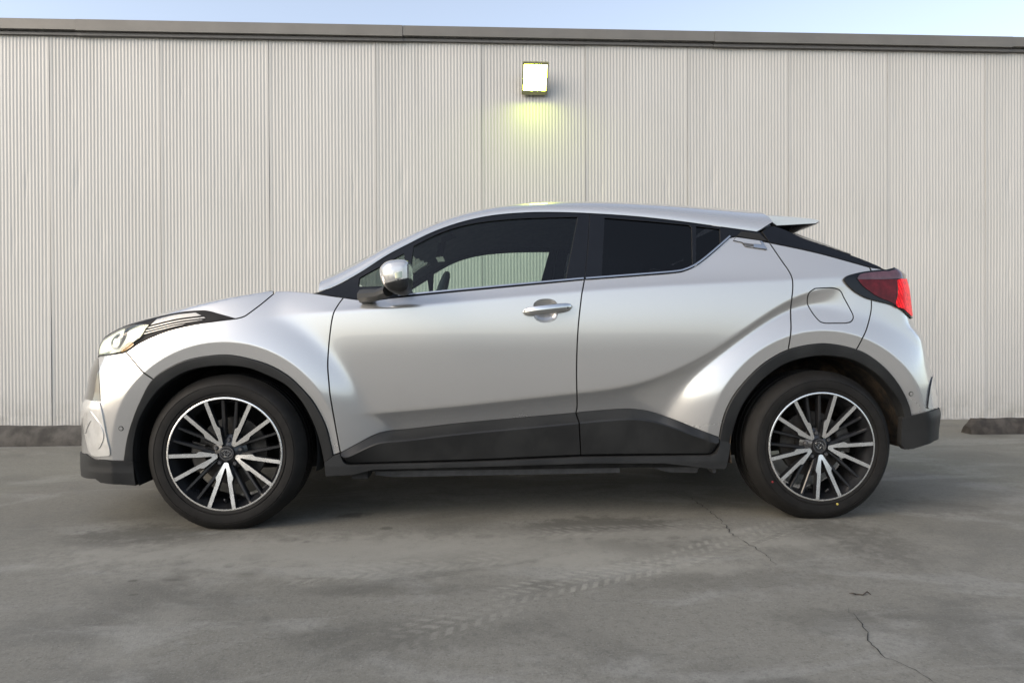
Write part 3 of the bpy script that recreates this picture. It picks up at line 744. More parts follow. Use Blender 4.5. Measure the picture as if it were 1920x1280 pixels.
door_clad(CT_R, [(1091.5, 854.5), (1150, 853.8), (1250, 852.8), (1315, 852.2), (1333, 851), (1342, 846), (1346.5, 836)], rdoor)
rk = lambda x, z: .868-.05*np.abs(z-.27)+0*x-.012*sstep(.45, .75, x)*sstep(2.2, 2.0, x)
panel('side_sill', [Lp((608, 867), (625, 854), (637, 850), fn=rk), C((641, 862), (648, 870), (665, 872), (716.7, 870.5), fn=rk), Lp((886, 866), (1090, 857), (1333, 854.5), fn=rk), C((1333, 854.5), (1343, 849.5), (1348.5, 837), (1350, 823), fn=rk), Lp((1371, 831), (1366, 860), (1361, 879), (1335, 879), (1295, 874), (1245, 868.5), (1100, 869), (886, 875.5), (700, 880.5), (686, 884), (662, 890), (610, 893), fn=rk)], 'clad', fn=rk, h=.014, depth=.05, gap=.001)
lipf = lambda x, z: W(x, np.maximum(z, .28))+.012-.12*np.maximum(.25-z, 0)
panel('front_lip', [np.array([(pl(XN, .3)+.001, .29)]), Lp((160, 851), (175, 861), (200, 864.5), (233, 864.5), (249, 866), (251, 890), (254, 910), (225, 908), (188, 904.5), (178, 897), fn=lipf), np.array([(pl(XN, .24)+.02, .20), (pl(XN, .24)+.004, .24)])], 'clad', fn=lipf, h=.012, depth=.03, gap=.0005)
lipr = lambda x, z: W(x, np.maximum(z, .40))+.014-.10*np.maximum(.40-z, 0)
panel('rear_lip', [Lp((1692, 783), (1708, 780), (1740, 772), (1757, 766.5), fn=lipr), np.array([(pl(XT, .46)-.001, .465), (pl(XT, .40)-.001, .40), (pl(XT, .36)-.04, .33)]), Lp((1752, 826), (1735, 834), (1713, 841), (1697, 842), (1690, 833), fn=lipr)], 'clad', fn=lipr, h=.012, depth=.03, gap=.0005)

# ---- windows
def G_(x, z): return W(x, z)
QGL = Lp((674, 521), (757, 475.5), (759, 500), (757, 535), (671.5, 537))
FGL = np.vstack([C((776, 461), (822, 438.5), (866, 424), (910, 415.8), (968, 410.3), (1026.7, 408), (1083, 407)), Lp((1083, 408), (1061, 523), (775, 549.5), (768, 540), (770, 500))])
RGL = np.vstack([Lp((1134, 408.5)), C((1134, 408.5), (1216, 415), (1292, 422))[1:], Lp((1297, 427), (1298.5, 495)), C((1298.5, 495), (1284, 503.5), (1262, 508), (1216, 512), (1129, 518))[1:]])
TGL = np.vstack([Lp((1306, 424.5), (1350, 429.5), (1350.5, 456)), C((1350.5, 456), (1330, 474.6), (1306, 491.5))[1:]])
frameF = panel('window_frame', [hit(sub(RAIL, 608, 1108)), Lp((1102, 470), (1096.5, 523)), C(*BELT)[::-1], Lp((615, 553.5), (592, 549))], 'gloss', fdoor, h=.014, off=-.003, gap=.0015, holes=[QGL, FGL], depth=.03)
frameR = panel('window_frame', [hit(sub(RAIL, 1108, 1426)), Lp((1442, 454)), Lp((1380, 443), (1367, 445.5)), C(*BELT_R)[::-1], Lp((1102, 470))], 'gloss', rdoor, h=.014, off=-.003, gap=.0015, holes=[RGL, TGL], depth=.03)
for poly, m, par in ((QGL, 'glass', fdoor), (FGL, 'glass', fdoor), (RGL, 'privacy', rdoor), (TGL, 'privacy', rdoor)):
    panel('window_pane', poly, m, par, off=-.010, gap=-.006, h=.02, depth=0)
bar = C((747, 553.5), (830, 545.5), (960, 533.5), (1094, 521.5)); V, F = ribbon(bar, W, .004, .0085, .004); pair('chrome_strip', V, F, 'chrome', fdoor)
bar = C((1098, 521.5), (1216, 512.5), (1264, 508.5), (1284, 504.5), (1307, 493.5), (1336, 470.5), (1368, 442.5)); V, F = ribbon(bar, W, .004, .0085, .004); pair('chrome_strip', V, F, 'chrome', rdoor)

# ---- roof, pillars and windscreen: sections across the car
rl = hit(cat(RAIL)); o_ = np.argsort(rl[:, 0]); rl = rl[o_]
zl_f = lambda x: np.interp(x, rl[:, 0], rl[:, 1])
SIL = np.array([(574.6, 546.7), (618, 522), (676.7, 488), (735, 457.7), (793, 430), (851.7, 408), (910, 394.4), (968, 386.8), (1026.7, 382.7), (1080, 381.5), (1138, 382), (1216, 385.5), (1294, 390.7), (1372.5, 396.5), (1424.6, 400.4), (1470, 405)])
sp_p, sp_r = at_y(SIL, .60), at_y(SIL, .26)
def zc_roof(x):
    p = np.interp(x, sp_p[:, 0], sp_p[:, 1])+.050; r = np.interp(x, sp_r[:, 0], sp_r[:, 1])-.004
    k = sstep(.75, 1.25, x); return p*(1-k)+r*k
xg = np.linspace(rl[0, 0]+.045, 2.52, 160); yg = W(xg, zl_f(xg))+.001; zg = zc_roof(xg)
ker = np.ones(9)/9
z_ = np.convolve(np.pad(zg, 4, mode='edge'), ker, 'valid'); z_[:4] = zg[:4]; z_[-4:] = zg[-4:]-(zg[-5]-z_[-5]); zg = z_
y_ = np.convolve(np.pad(yg, 4, mode='edge'), ker, 'valid'); y_[:4] = yg[:4]; y_[-4:] = yg[-4:]-(yg[-5]-y_[-5]); yg = y_
K = 40; NX = 130; ph = np.linspace(0, math.pi/2, K+1)
R3 = np.zeros((NX, K+1, 3)); YL = np.zeros((NX, K+1))
for j in range(K+1):
    xe = 2.410+.085*min(1, j/7)-.035*max(0, (j-7)/33)
    xj = np.linspace(xg[0], xe, NX); yl = np.interp(xj, xg, yg); zl = zl_f(xj); zr = np.interp(xj, xg, zg)
    R3[:, j, 0] = xj; R3[:, j, 1] = yl*math.cos(ph[j])**(2/2.6); R3[:, j, 2] = zl+(zr-zl)*math.sin(ph[j])**(2/2.1); YL[:, j] = yl
du = np.gradient(R3, axis=0); dv = np.gradient(R3, axis=1); NR = np.cross(du, dv); NR /= np.linalg.norm(NR, axis=2)[:, :, None]+1e-12
if NR[60, 20, 2] < 0: NR = -NR
def roof_piece(name, cond, mat, off=0.0, far=True, flip=False):
    F = []; k = K+1
    for i in range(NX-1):
        for j in range(K):
            if cond(.5*(R3[i, j, 0]+R3[i+1, j, 0]), j, R3[i, j, 1], YL[i, j]): F.append((i*k+j, (i+1)*k+j, (i+1)*k+j+1, i*k+j+1))
    V = (R3+NR*off).reshape(-1, 3)
    used = sorted({a for q in F for a in q}); mp = {a: b for b, a in enumerate(used)}
    return pair(name, V[used], [tuple(mp[a] for a in q) for q in F], mat, N=NR.reshape(-1, 3)[used]*(-1 if flip else 1), far=far)
hdr = lambda y: .92-.10*(1-(y/.65)**2)
roof_piece('roof', lambda x, j, y, Y: ((Y-y < .07) or x > hdr(y)), 'paint')
roof_piece('windscreen', lambda x, j, y, Y: not ((Y-y < .07) or x > hdr(y)), 'glass', -.003)
roof_piece('roof_lining', lambda x, j, y, Y: ((Y-y < .09) or x > hdr(y)-.13) and j > 0, 'lining', -.025)
# rear spoiler
def spoiler():
    top = [(1428, 403), (1450, 403.6), (1475, 405.6), (1500, 407.8), (1520, 410), (1531, 412.5), (1537.5, 416)]
    Sa = at_y(np.array(top+[(1530, 420.8), (1510, 422), (1489, 423.4), (1470, 424.6), (1452, 425.6), (1440, 415)]), .60)
    Sb = at_y(np.array(top+[(1530, 422), (1510, 430.5), (1489, 439), (1470, 436), (1452, 430), (1440, 415)]), .60)
    V = []; F = []; n = len(Sa); st = [.612, .60, .53, .40, .2, 0]
    for k, y in enumerate(st):
        e = [0.80, 1, 1, 1, 1, 1][k]; S = Sa if k < 2 else Sb; c = S.mean(0); up = .034*(1-(min(y, .6)/.6)**2)
        for x, z in S: V.append((c[0]+(x-c[0])*(1-(1-e)*.35)+.05*(1-(min(y, .6)/.6)**2), y, c[1]+(z-c[1])*e+up))
    for k in range(len(st)-1):
        for i in range(n): F.append((k*n+i, k*n+(i+1) % n, (k+1)*n+(i+1) % n, (k+1)*n+i))
    F.append(tuple(range(n))[::-1])
    idx = [1 if (i % n) in (7, 8, 9, 10) else 0 for i in range(n*(len(st)-1))]+[0]
    p = pair('spoiler', V, F, ['paint', 'gloss'], idx=idx, sharp=40)
    for o in (p.n, p.f): fix_normals(o)
spoiler()
# roof end filler under the spoiler and cowl in front of the windscreen
v, f = prism_data([(2.44, 1.30), (2.44, 1.44), (2.62, 1.40), (2.66, 1.31)], -.50, .50, 'y'); fix_normals(mk('hatch_header', v, f, 'gloss', car))
v, f = prism_data([(.02, .98), (.06, 1.038), (.30, 1.035), (.42, 1.06), (.46, .98)], -.66, .66, 'y'); fix_normals(mk('cowl', v, f, 'gloss', car))

# ---- front lamp
def onW(P, off): return (P, off)
LAMP = np.vstack([C((185, 670), (186, 655), (192, 637), (205, 626), (225, 615), (243, 608)), C((243, 608), (275, 599), (312, 590), (345, 584), (375, 581.5), (391, 582.5), (415, 589), (443, 597))[1:], C(*LAMP_LOW)[::-1][1:]])
hl = panel('headlamp', LAMP, 'lamp_black', off=.003, gap=.001, h=.010, depth=.01)
LENS = np.vstack([C((187, 667), (188, 655), (194, 638.5), (206, 629), (226, 618), (244, 611)), C((244, 611), (262, 608), (281, 608), (274, 618), (266, 631.5))[1:], C((266, 631.5), (250, 643), (238, 653), (228, 659.5), (205, 664))[1:]])
panel('reflector', LENS, 'reflector', hl, off=.005, gap=.002, h=.010, depth=0)
panel('running_light', np.vstack([C((188, 664), (189, 652), (195, 640), (206, 631.5), (224, 621)), C((236, 616), (230, 634), (222, 648), (212, 656), (200, 660.5))]), 'drl', hl, off=.0075, gap=0, h=.010, depth=.004, edge='reflector')
panel('running_light', C((230, 660), (240, 655), (252, 646), (246, 641), (236, 648), (229, 655), (230, 660))[:-1], 'amber', hl, off=.0078, gap=0, h=.008, depth=.004, edge='reflector')
pc_ = hit([(219, 640)])[0]; an_ = np.linspace(0, 2*math.pi, 28, endpoint=False)
for rr_, mm_, oo_ in ((.034, 'blade', .009), (.027, 'reflector', .0105), (.014, 'drl', .0115)):
    panel('projector', np.stack([pc_[0]+rr_*.8*np.cos(an_), pc_[1]+rr_*np.sin(an_)], 1), mm_, hl, off=oo_, gap=0, h=.006, depth=.003, edge='lamp_black')
panel('lamp_divider', C((238, 616), (232, 634), (224, 649), (226, 650), (235, 635), (241, 616), (238, 616))[:-1], 'lamp_black', hl, off=.0098, gap=0, h=.006, depth=.003)
panel('lamp_lens', LENS, 'lens', hl, off=.013, gap=.0005, h=.010, depth=.008, edge='lens')
for a, b2 in ((((296, 597.5), (330, 590), (368, 586)), ((379, 591.5), (332, 597.8), (284, 609))), (((279.5, 613), (333, 600.6), (383, 594)), ((387, 596), (334, 602.8), (277.5, 615.8))), (((275.5, 619), (333, 605.6), (384, 598.6)), ((378, 600.6), (328, 608.3), (273.5, 621.6))), (((272, 624.6), (320, 612.4), (350, 606.6)), ((344, 608.6), (315, 615.2), (270, 627)))):
    panel('louvre_blade', np.vstack([C(*a), C(*b2)]), 'blade', hl, off=.007, gap=.0003, h=.008, depth=.004, edge='gloss')

# grille side, fog surround, sensors
gr = panel('grille', np.vstack([nz(.56, .745, 10), Lp((184.5, 672), (186, 690), (188.5, 752), (165, 748.5))]), 'grille', off=.002, gap=.0005, h=.010, depth=.008)
fog = panel('fog_lamp_surround', np.vstack([C((153.5, 757), (163, 749), (187, 754)), C((187, 754), (192, 772), (200, 814), (207, 843))[1:], C((207, 843), (206.5, 853), (195, 855), (176, 854), (167, 843), (160, 814), (154, 780))[1:]]), 'white', off=.006, gap=.001, h=.010, depth=.010, edge='paint')
panel('fog_lamp_bezel', C((171, 770), (180, 782), (192, 800), (196, 818), (190, 836), (184, 840), (189, 822), (186, 806), (174, 788), (166, 800), (162, 812), (163, 795), (171, 770))[:-1], 'white', fog, off=.0095, gap=0, h=.008, depth=.003, edge='paint')
def sensor(px, parent):
    c = hit([px])[0]; a = np.linspace(0, 2*math.pi, 20, endpoint=False)
    ring = np.stack([c[0]+.0105*np.cos(a), c[1]+.0105*np.sin(a)], 1); core = np.stack([c[0]+.0075*np.cos(a), c[1]+.0075*np.sin(a)], 1)
    p = panel('parking_sensor', ring, 'black', parent, off=.0006, gap=0, h=.004, depth=.003); panel('parking_sensor', core, 'paint', parent, off=.0022, gap=0, h=.004, depth=.003)
sensor((227, 803), fbump); sensor((1708, 738), rbump)
rf = panel('rear_fog_surround', np.vstack([C((1748, 703), (1743, 725), (1739, 755), (1740, 765), (1757, 762)), Lp((1756.5, 740), (1751, 712))]), 'white', rbump, off=.008, gap=0, h=.008, depth=.008, edge='gloss')
# ---- tail lamp
TL = np.vstack([C((1580.6, 524), (1588, 517.5), (1611.6, 511), (1640, 507), (1662, 505.8)), np.array([(x, 1.153) for x in np.linspace(3.06, 3.27, 10)]), tz(1.142, .93, 16), Lp((1707.5, 597)), C((1707.5, 597), (1690.6, 581.4), (1670, 571), (1642.5, 564), (1620, 557), (1599.5, 545), (1586, 532), (1580.6, 524))[1:-1]])
tl = panel('tail_lamp', TL, 'gloss', off=.010, gap=0, h=.011, depth=.02)
panel('lamp_lens', np.vstack([C((1604, 522), (1616, 537), (1642.5, 556), (1662, 564), (1677, 572)), Lp((1678, 545), (1679, 524), (1650, 524.5), (1606, 524))]), 'red', tl, off=.0135, gap=0, h=.010, depth=.004, edge='gloss')
panel('lamp_lens', np.vstack([C((1604, 522), (1611.6, 514), (1640, 510), (1664, 508.5)), np.array([(x, 1.145) for x in np.linspace(3.07, 3.24, 8)]), Lp((1697, 516), (1694, 523.5), (1650, 524), (1606, 524))]), 'redtop', tl, off=.0150, gap=0, h=.010, depth=.004, edge='gloss')
panel('lit_lens', np.vstack([Lp((1679, 525), (1694.5, 520), (1698, 517)), tz(1.12, .965, 14), C((1706, 593), (1692, 580), (1677, 572.5), (1680, 550), (1679, 525))[:-1]]), 'redlit', tl, off=.0140, gap=0, h=.010, depth=.004, edge='gloss')

# ---- door handles
a = np.linspace(0, 1, 9); hc_ = hole_handle.mean(0)
dish = []; Fd = []; q = resample(hole_handle, .008); n = len(q)
for k, s in enumerate((1.06, .94, .75, .45, .15)):
    p = hc_+(q-hc_)*s; dish.append(np.stack([p[:, 0], W(p[:, 0], p[:, 1])-[.002, .010, .019, .024, .026][k], p[:, 1]], 1))
if area(q) < 0: dish = [d[::-1] for d in dish]
for k in range(4):
    for i in range(n): Fd.append((k*n+i, k*n+(i+1) % n, (k+1)*n+(i+1) % n, (k+1)*n+i))
Fd.append(tuple(4*n+i for i in range(n)))
pair('handle_cup', np.vstack(dish), Fd, 'paint', fdoor, sharp=70)
def handle():
    A = hit([(980, 585), (1073, 575)]); n = 22; V = []; F = []; m = 12
    for i in range(n+1):
        t = i/n; p = A[0]+(A[1]-A[0])*t; e = math.sqrt(max(.02, 1-(2*t-1)**6)); arch_ = .012+.022*math.sin(math.pi*t)**.6
        y = W(p[0], p[1])+arch_-.006
        for k in range(m):
            q = 2*math.pi*k/m; cz, cy = math.sin(q), math.cos(q)
            cy = math.copysign(abs(cy)**.7, cy); cz = math.copysign(abs(cz)**.8, cz)
            V.append((p[0], y+cy*.012*e, p[1]+cz*.0205*e))
    for i in range(n):
        for k in range(m): F.append((i*m+k, (i+1)*m+k, (i+1)*m+(k+1) % m, i*m+(k+1) % m))
    F += [tuple(range(m)), tuple(n*m+k for k in range(m))[::-1]]
    p = pair('door_handle', V, F, 'chrome', fdoor, sharp=40)
    for o in (p.n, p.f): fix_normals(o)
    sx = hit([(1055.5, 577)])[0]; y = W(sx[0], sx[1])+.0325
    v, f = box_data(sx[0]-.0012, sx[0]+.0012, y-.012, y-.0035, sx[1]-.0165, sx[1]+.0165); pair('handle_joint', v, f, 'black', fdoor)
    sx = hit([(1062, 577)])[0]; v, f = lathe_data([(.0, .0035), (.0055, .0035), (.006, 0)], 14); v = [(x+sx[0], y2+y-.008, z+sx[1]) for x, y2, z in v]
    pair('keyhole', v, f, 'black', fdoor)
handle()
panel('door_handle', np.vstack([Lp((1374.5, 451), (1379, 445), (1428, 452), (1437.5, 468), (1421, 466), (1397, 462), (1391, 454.5))]), 'paint', rdoor, off=.006, gap=.0008, h=.006, depth=.006)
panel('handle_recess', np.vstack([Lp((1392, 455.5), (1411, 458), (1412, 463), (1398, 461.5))]), 'cast', rdoor, off=.0066, gap=0, h=.006, depth=.001)
panel('handle_grip', np.vstack([Lp((1412, 458), (1428, 459), (1424, 452.5), (1427.5, 452.2), (1437, 467.5), (1412, 463.5))]), 'chrome', rdoor, off=.0072, gap=0, h=.006, depth=.001)
panel('handle_recess', np.vstack([Lp((1381, 442.5), (1391, 433), (1424, 437.5), (1440, 452), (1428, 451))]), 'black', rdoor, off=-.001, gap=.002, h=.008, depth=.002)

# ---- door mirror
def mirror():
    base = hit([(700, 548)])[0]
    def P(px, py, y): q = at_y([(px, py)], y)[0]; return q
    # shell: rounded box, sections from inner to outer end across y
    yc = 1.00; c0 = P(742, 522, yc)
    out = np.array([(713, 512), (714, 503), (721, 494.5), (731, 489.5), (746, 487.3), (760, 487.6), (767.5, 491), (769.5, 500), (770, 520), (769, 538), (764, 548), (752, 552), (738, 549), (728, 544), (719, 533), (714.5, 522)], float)
    S = at_y(cat(np.vstack([out, out[:1]]), 9)[:-1], yc); n = len(S); c = S.mean(0)
    V = []; F = []
    rows = [(.835, .80, -.02), (.86, .93, -.01), (.90, .99, 0), (.95, 1.0, 0), (1.0, 1.0, 0), (1.03, .97, 0), (1.052, .90, .004), (1.066, .76, .006), (1.074, .50, .008), (1.077, .2, .01)]
    ra = np.array(rows); tt = np.linspace(0, len(rows)-1, 4*(len(rows)-1)+1); rows = [tuple(np.interp(t, range(len(ra)), ra[:, k]) for k in range(3)) for t in tt]
    for y, s, dx in rows:
        for x, z in S:
            V.append((c[0]+(x-c[0])*s+dx, y, c[1]+(z-c[1])*s))
    for k in range(len(rows)-1):
        for i in range(n): F.append((k*n+i, k*n+(i+1) % n, (k+1)*n+(i+1) % n, (k+1)*n+i))
    F += [tuple(range(n)), tuple((len(rows)-1)*n+i for i in range(n))[::-1]]
    d0, d1 = P(715, 536, yc), P(770, 523, yc)
    idx = []
    for q in F:
        m = np.mean([V[a] for a in q], 0); idx.append(1 if m[2] < d0[1]+(d1[1]-d0[1])*(m[0]-d0[0])/(d1[0]-d0[0]) else 0)
    p = pair('door_mirror', V, F, ['paint', 'clad'], idx=idx, sharp=60)
    for o in (p.n, p.f): fix_normals(o)
    # turn signal strip and stalk
    a0, a1, a2, a3 = P(731, 519, 1.0), P(768.5, 509, 1.0), P(768.5, 521.5, 1.0), P(733, 527, 1.0)
    V2 = []
    for t in np.linspace(0, 1, 8):
        for s in (0, .5, 1):
            b = (a0*(1-t)+a1*t)*(1-s)+(a3*(1-t)+a2*t)*s
            V2.append((b[0], 1.0795-.030*(abs(2*t-1.0))**2.2, b[1]))
    F2 = [(i*3+j, (i+1)*3+j, (i+1)*3+j+1, i*3+j+1) for i in range(7) for j in range(2)]
    q = pair('turn_signal', V2, F2, 'reflector', p)
    for o in (q.n, q.f): fix_normals(o)
    st = [(.86, 700, 549), (.84, 680, 553)]
    v = []; f = []
    A = [at_y([(728, 545)], .97)[0], at_y([(706, 552)], .90)[0], at_y([(680, 555)], .83)[0]]
    v, f = tube_data([(A[0][0], .97, A[0][1]), (A[1][0]+.01, .90, A[1][1]), (A[2][0], .815, A[2][1])], [.026, .026, .034], 10)
    pair('mirror_stalk', v, f, 'clad', p)
    g = [(x, .845, z) for x, z in [(c[0]+(x-c[0])*.74-.0, c[1]+(z-c[1])*.74) for x, z in S]]
mirror()

# ---- wheels
def wheel(name, x, y, front, rot, turn=0.0):
    side = -1 if y > 0 else 1
    v, f = lathe_data([(.2465, .100), (.2455, .1085), (.2425, .1100), (.2385, .1095), (.2370, .100), (.2250, .082), (.2150, .05), (.2080, -.05), (.2200, -.09), (.2300, -.10)], 96)
    w = mk(name, [(a, -b, c) for a, b, c in v], f, ['rim_dark', 'rim_face'], car, idx=[1 if (i % 9) in (0, 1, 2) else 0 for i in range(96*9)], sharp=40)
    w.location = (x, -y, ZW)
    if y < 0: w.rotation_euler = (0, 0, math.pi)
    w['label'] = 'front wheel' if front else 'rear wheel'
    # tyre
    pr = [(.236, .085), (.2455, .102), (.2480, .1070), (.255, .1100), (.2585, .1102), (.2600, .1075), (.2630, .1075), (.2645, .1115), (.280, .1140), (.2945, .1130), (.2955, .1105), (.2985, .1102), (.2995, .1118), (.303, .1105), (.310, .1060), (.3195, .097), (.328, .086), (.3345, .076)]
    tread = []
    for yy in (.062, .022, -.022, -.062): tread += [(.3405, yy+.006), (.333, yy+.0045), (.333, yy-.0045), (.3405, yy-.006)]
    prof = pr+tread+[(r, -q) for r, q in reversed(pr)]
    v, f = lathe_data(prof, 120)
    vv = []
    for a, b, c in v:
        cz = max(c, -ZW+.0015); sq = max(0, (-ZW+.03)-c)
        vv.append((a*(1+sq*.05), -b*(1+max(0, -c-.28)*.25), cz))
    mk('tyre', vv, f, 'rubber', w, sharp=35)
    # sidewall blocks at the shoulder
    SP = spoke_meshes()
    for i in range(5):
        o = bpy.data.objects.new('spoke', SP[0]); COL.objects.link(o); o.parent = w; o.rotation_euler = (0, rot+i*2*math.pi/5, 0)
        o = bpy.data.objects.new('lug_nut', SP[2]); COL.objects.link(o); o.parent = w; o.rotation_euler = (0, rot+i*2*math.pi/5+math.pi/5, 0)
        for s in (0, 1):
            o = bpy.data.objects.new('back_spoke', SP[1][s]); COL.objects.link(o); o.parent = w; o.rotation_euler = (0, rot+i*2*math.pi/5+math.pi/5, 0)
    for nm, me in (('hub', SP[3]), ('centre_cap', SP[4]), ('brake_disc', SP[6])):
        o = bpy.data.objects.new(nm, me); COL.objects.link(o); o.parent = w
    o = bpy.data.objects.new('emblem', SP[5]); COL.objects.link(o); o.parent = w; o.rotation_euler = (0, rot*1.0+math.radians(3) if front else math.radians(38), 0)
    o = bpy.data.objects.new('brake_caliper', SP[7]); COL.objects.link(o); o.parent = w; o.rotation_euler = (0, math.radians(-8 if front else 170), 0)
    o = bpy.data.objects.new('valve', SP[8]); COL.objects.link(o); o.parent = w; o.rotation_euler = (0, rot-.03, 0)
    return w
_SP = []
def data_only(o): me = o.data; bpy.data.objects.remove(o); return me
def spoke_meshes():
    if _SP: return _SP
    face_y = lambda r: .085+.023*min(1, max(0, (r-.04)/.19))**.8
    # V spoke, apex at the hub, pointing down (-z); u to the side
    half_out = [(0.0, .040), (.0085, .0425), (.0365, .1040), (.0370, .1080), (.0325, .1210), (.0620, .2375)]
    half_in = [(.0460, .2390), (.0145, .1150), (.0035, .0660), (0.0, .0620)]
    def leg(sg):
        top = half_out; bot = half_in[::-1]
        # strip of quads between outer and inner edge, resampled by fraction
        def rs(P, n, brk):
            P = np.array(P); s = np.concatenate([[0], np.cumsum(np.linalg.norm(np.diff(P, axis=0), axis=1))])
            t = sorted(set(np.round(np.concatenate([np.linspace(0, 1, n), brk]), 5))); t = np.array(t)*s[-1]
            return np.stack([np.interp(t, s, P[:, 0]), np.interp(t, s, P[:, 1])], 1)
        so = np.concatenate([[0], np.cumsum(np.linalg.norm(np.diff(np.array(top), axis=0), axis=1))]); br = list(so/so[-1])
        A = rs(top, 14, br); B = rs(bot, 14, br); n = len(A); V = []; F = []; I = []
        for P, dy in ((A, 0), (B, 0)):
            for u, r in P: V.append((sg*u, -(face_y(r)+dy), -r))
        c = .0025
        for P, Q in ((A, B), (B, A)):
            for (u, r), (u2, r2) in zip(P, Q):
                V.append((sg*(u-(u2-u)*.05), -(face_y(r)-c), -(r-(r2-r)*.05)))
        for P in (A, B):
            for u, r in P: V.append((sg*u, -(face_y(r)-.030), -r))
        for i in range(n-1):
            for a, b, m in ((0, 1, 1), (2, 0, 0), (1, 3, 0), (4, 2, 0), (3, 5, 0)):
                q = (a*n+i, a*n+i+1, b*n+i+1, b*n+i); F.append(q if sg > 0 else q[::-1]); I.append(m)
        q = (n-1, 2*n-1, 4*n-1, 6*n-1, 5*n-1, 3*n-1); F.append(q if sg > 0 else q[::-1]); I.append(0)
        return V, F, I
    V1, F1, I1 = leg(1); V2, F2, I2 = leg(-1); b = len(V1)
    o = mk('spoke', V1+V2, F1+[tuple(a+b for a in q) for q in F2], ['rim_dark', 'rim_face'], idx=I1+I2, sharp=25, link=False)
    _SP.append(data_only(fix_normals(o)))
    bs = []
    for sg in (-1, 1):
        P0, P1 = (.026, .040), (.0275, .2300)
        v = []; f = []
        for k in range(9):
            t = k/8; r = .05+(.232-.05)*t; u = .020+.010*t; y = .060+.028*t**.8; hw = .0085-.0018*t
            for du, dy in ((-hw, -.026), (-hw, 0), (-hw*.55, .004), (hw*.55, .004), (hw, 0), (hw, -.026)): v.append((sg*u+du, -(y+dy), -r))
        for k in range(8):
            for j in range(6): f.append((k*6+j, k*6+(j+1) % 6, (k+1)*6+(j+1) % 6, (k+1)*6+j))
        f += [tuple(range(6)), tuple(48+j for j in range(6))]
        bs.append(data_only(fix_normals(mk('back_spoke', v, f, 'rim_dark', link=False, sharp=25))))
    _SP.append(bs)
    v, f = lathe_data([(0, .076), (.006, .076), (.0095, .072), (.0105, .050)], 12); _SP.append(data_only(mk('lug_nut', [(a, -b, c-.056) for a, b, c in v], f, 'cast', link=False)))
    pr = [(0, .078), (.034, .078), (.040, .074), (.060, .064), (.078, .052), (.082, .022), (.06, 0)]; v, f = lathe_data(pr, 60)
    _SP.append(data_only(mk('hub', [(a, -b, c) for a, b, c in v], f, 'rim_dark', link=False)))
    v, f = lathe_data([(0, .0885), (.0265, .0885), (.0275, .0900), (.0305, .0898), (.0318, .085), (.032, .070)], 48)
    _SP.append(data_only(mk('centre_cap', [(a, -b, c) for a, b, c in v], f, ['rim_dark', 'cast'], idx=[1 if i % 5 in (1, 2) else 0 for i in range(240)], link=False)))
    V = []; F = []
    for cx, cz, rx, rz in ((0, 0, .0225, .0150), (0, .0005, .0075, .0140), (0, .0055, .0155, .0080)):
        pts = [(cx+rx*math.cos(t), -.0902, cz+rz*math.sin(t)) for t in np.linspace(0, 2*math.pi, 40, endpoint=False)]
        v, f = tube_data(pts, .0014, 6, closed=True); b = len(V); V += v; F += [tuple(a+b for a in q) for q in f]
    _SP.append(data_only(mk('emblem', V, F, 'chrome', link=False)))
    v, f = lathe_data([(.07, .012), (.085, .012), (.148, .012), (.150, .010), (.150, -.010), (.07, -.010)], 64); _SP.append(data_only(mk('brake_disc', [(a, -b, c) for a, b, c in v], f, 'disc', link=False)))
    v = []; f = []; n = 12
    for i in range(n+1):
        a_ = math.pi+(-.42+.84*i/n)
        for r, y in ((.105, .035), (.105, .030), (.165, .030), (.165, -.05), (.172, -.05), (.172, .038), (.165, .044), (.112, .044)): v.append((r*math.cos(a_), -y, r*math.sin(a_)))
    for i in range(n):
        for j in range(8): f.append((i*8+j, i*8+(j+1) % 8, (i+1)*8+(j+1) % 8, (i+1)*8+j))
    f += [tuple(range(8)), tuple(n*8+j for j in range(8))]
    _SP.append(data_only(fix_normals(mk('brake_caliper', v, f, 'disc', link=False))))
    v, f = tube_data([(0, -.075, -.212), (0, -.088, -.205), (0, -.098, -.198)], [.005, .004, .003], 8); _SP.append(data_only(mk('valve', v, f, 'cast', link=False)))
    return _SP
TY = .772
wheel('wheel', 0, TY, True, math.radians(3.7)); rw = wheel('wheel', 2.64, TY, False, math.radians(-7.7))
for (px_, py_), m_ in (((1570, 944.5), 'yellow_dot'), ((1448, 902.7), 'red_dot')):
    q_ = at_y([(px_, py_)], TY+.1125)[0]; v, f = lathe_data([(0, .1150), (.0045, .1148), (.0052, .1110)], 14)
    mk('paint_dot', [(a+q_[0]-2.64, -b_, c+q_[1]-ZW) for a, b_, c in v], f, m_, rw)
wheel('wheel', 0, -TY, True, math.radians(20)); wheel('wheel', 2.64, -TY, False, math.radians(50))

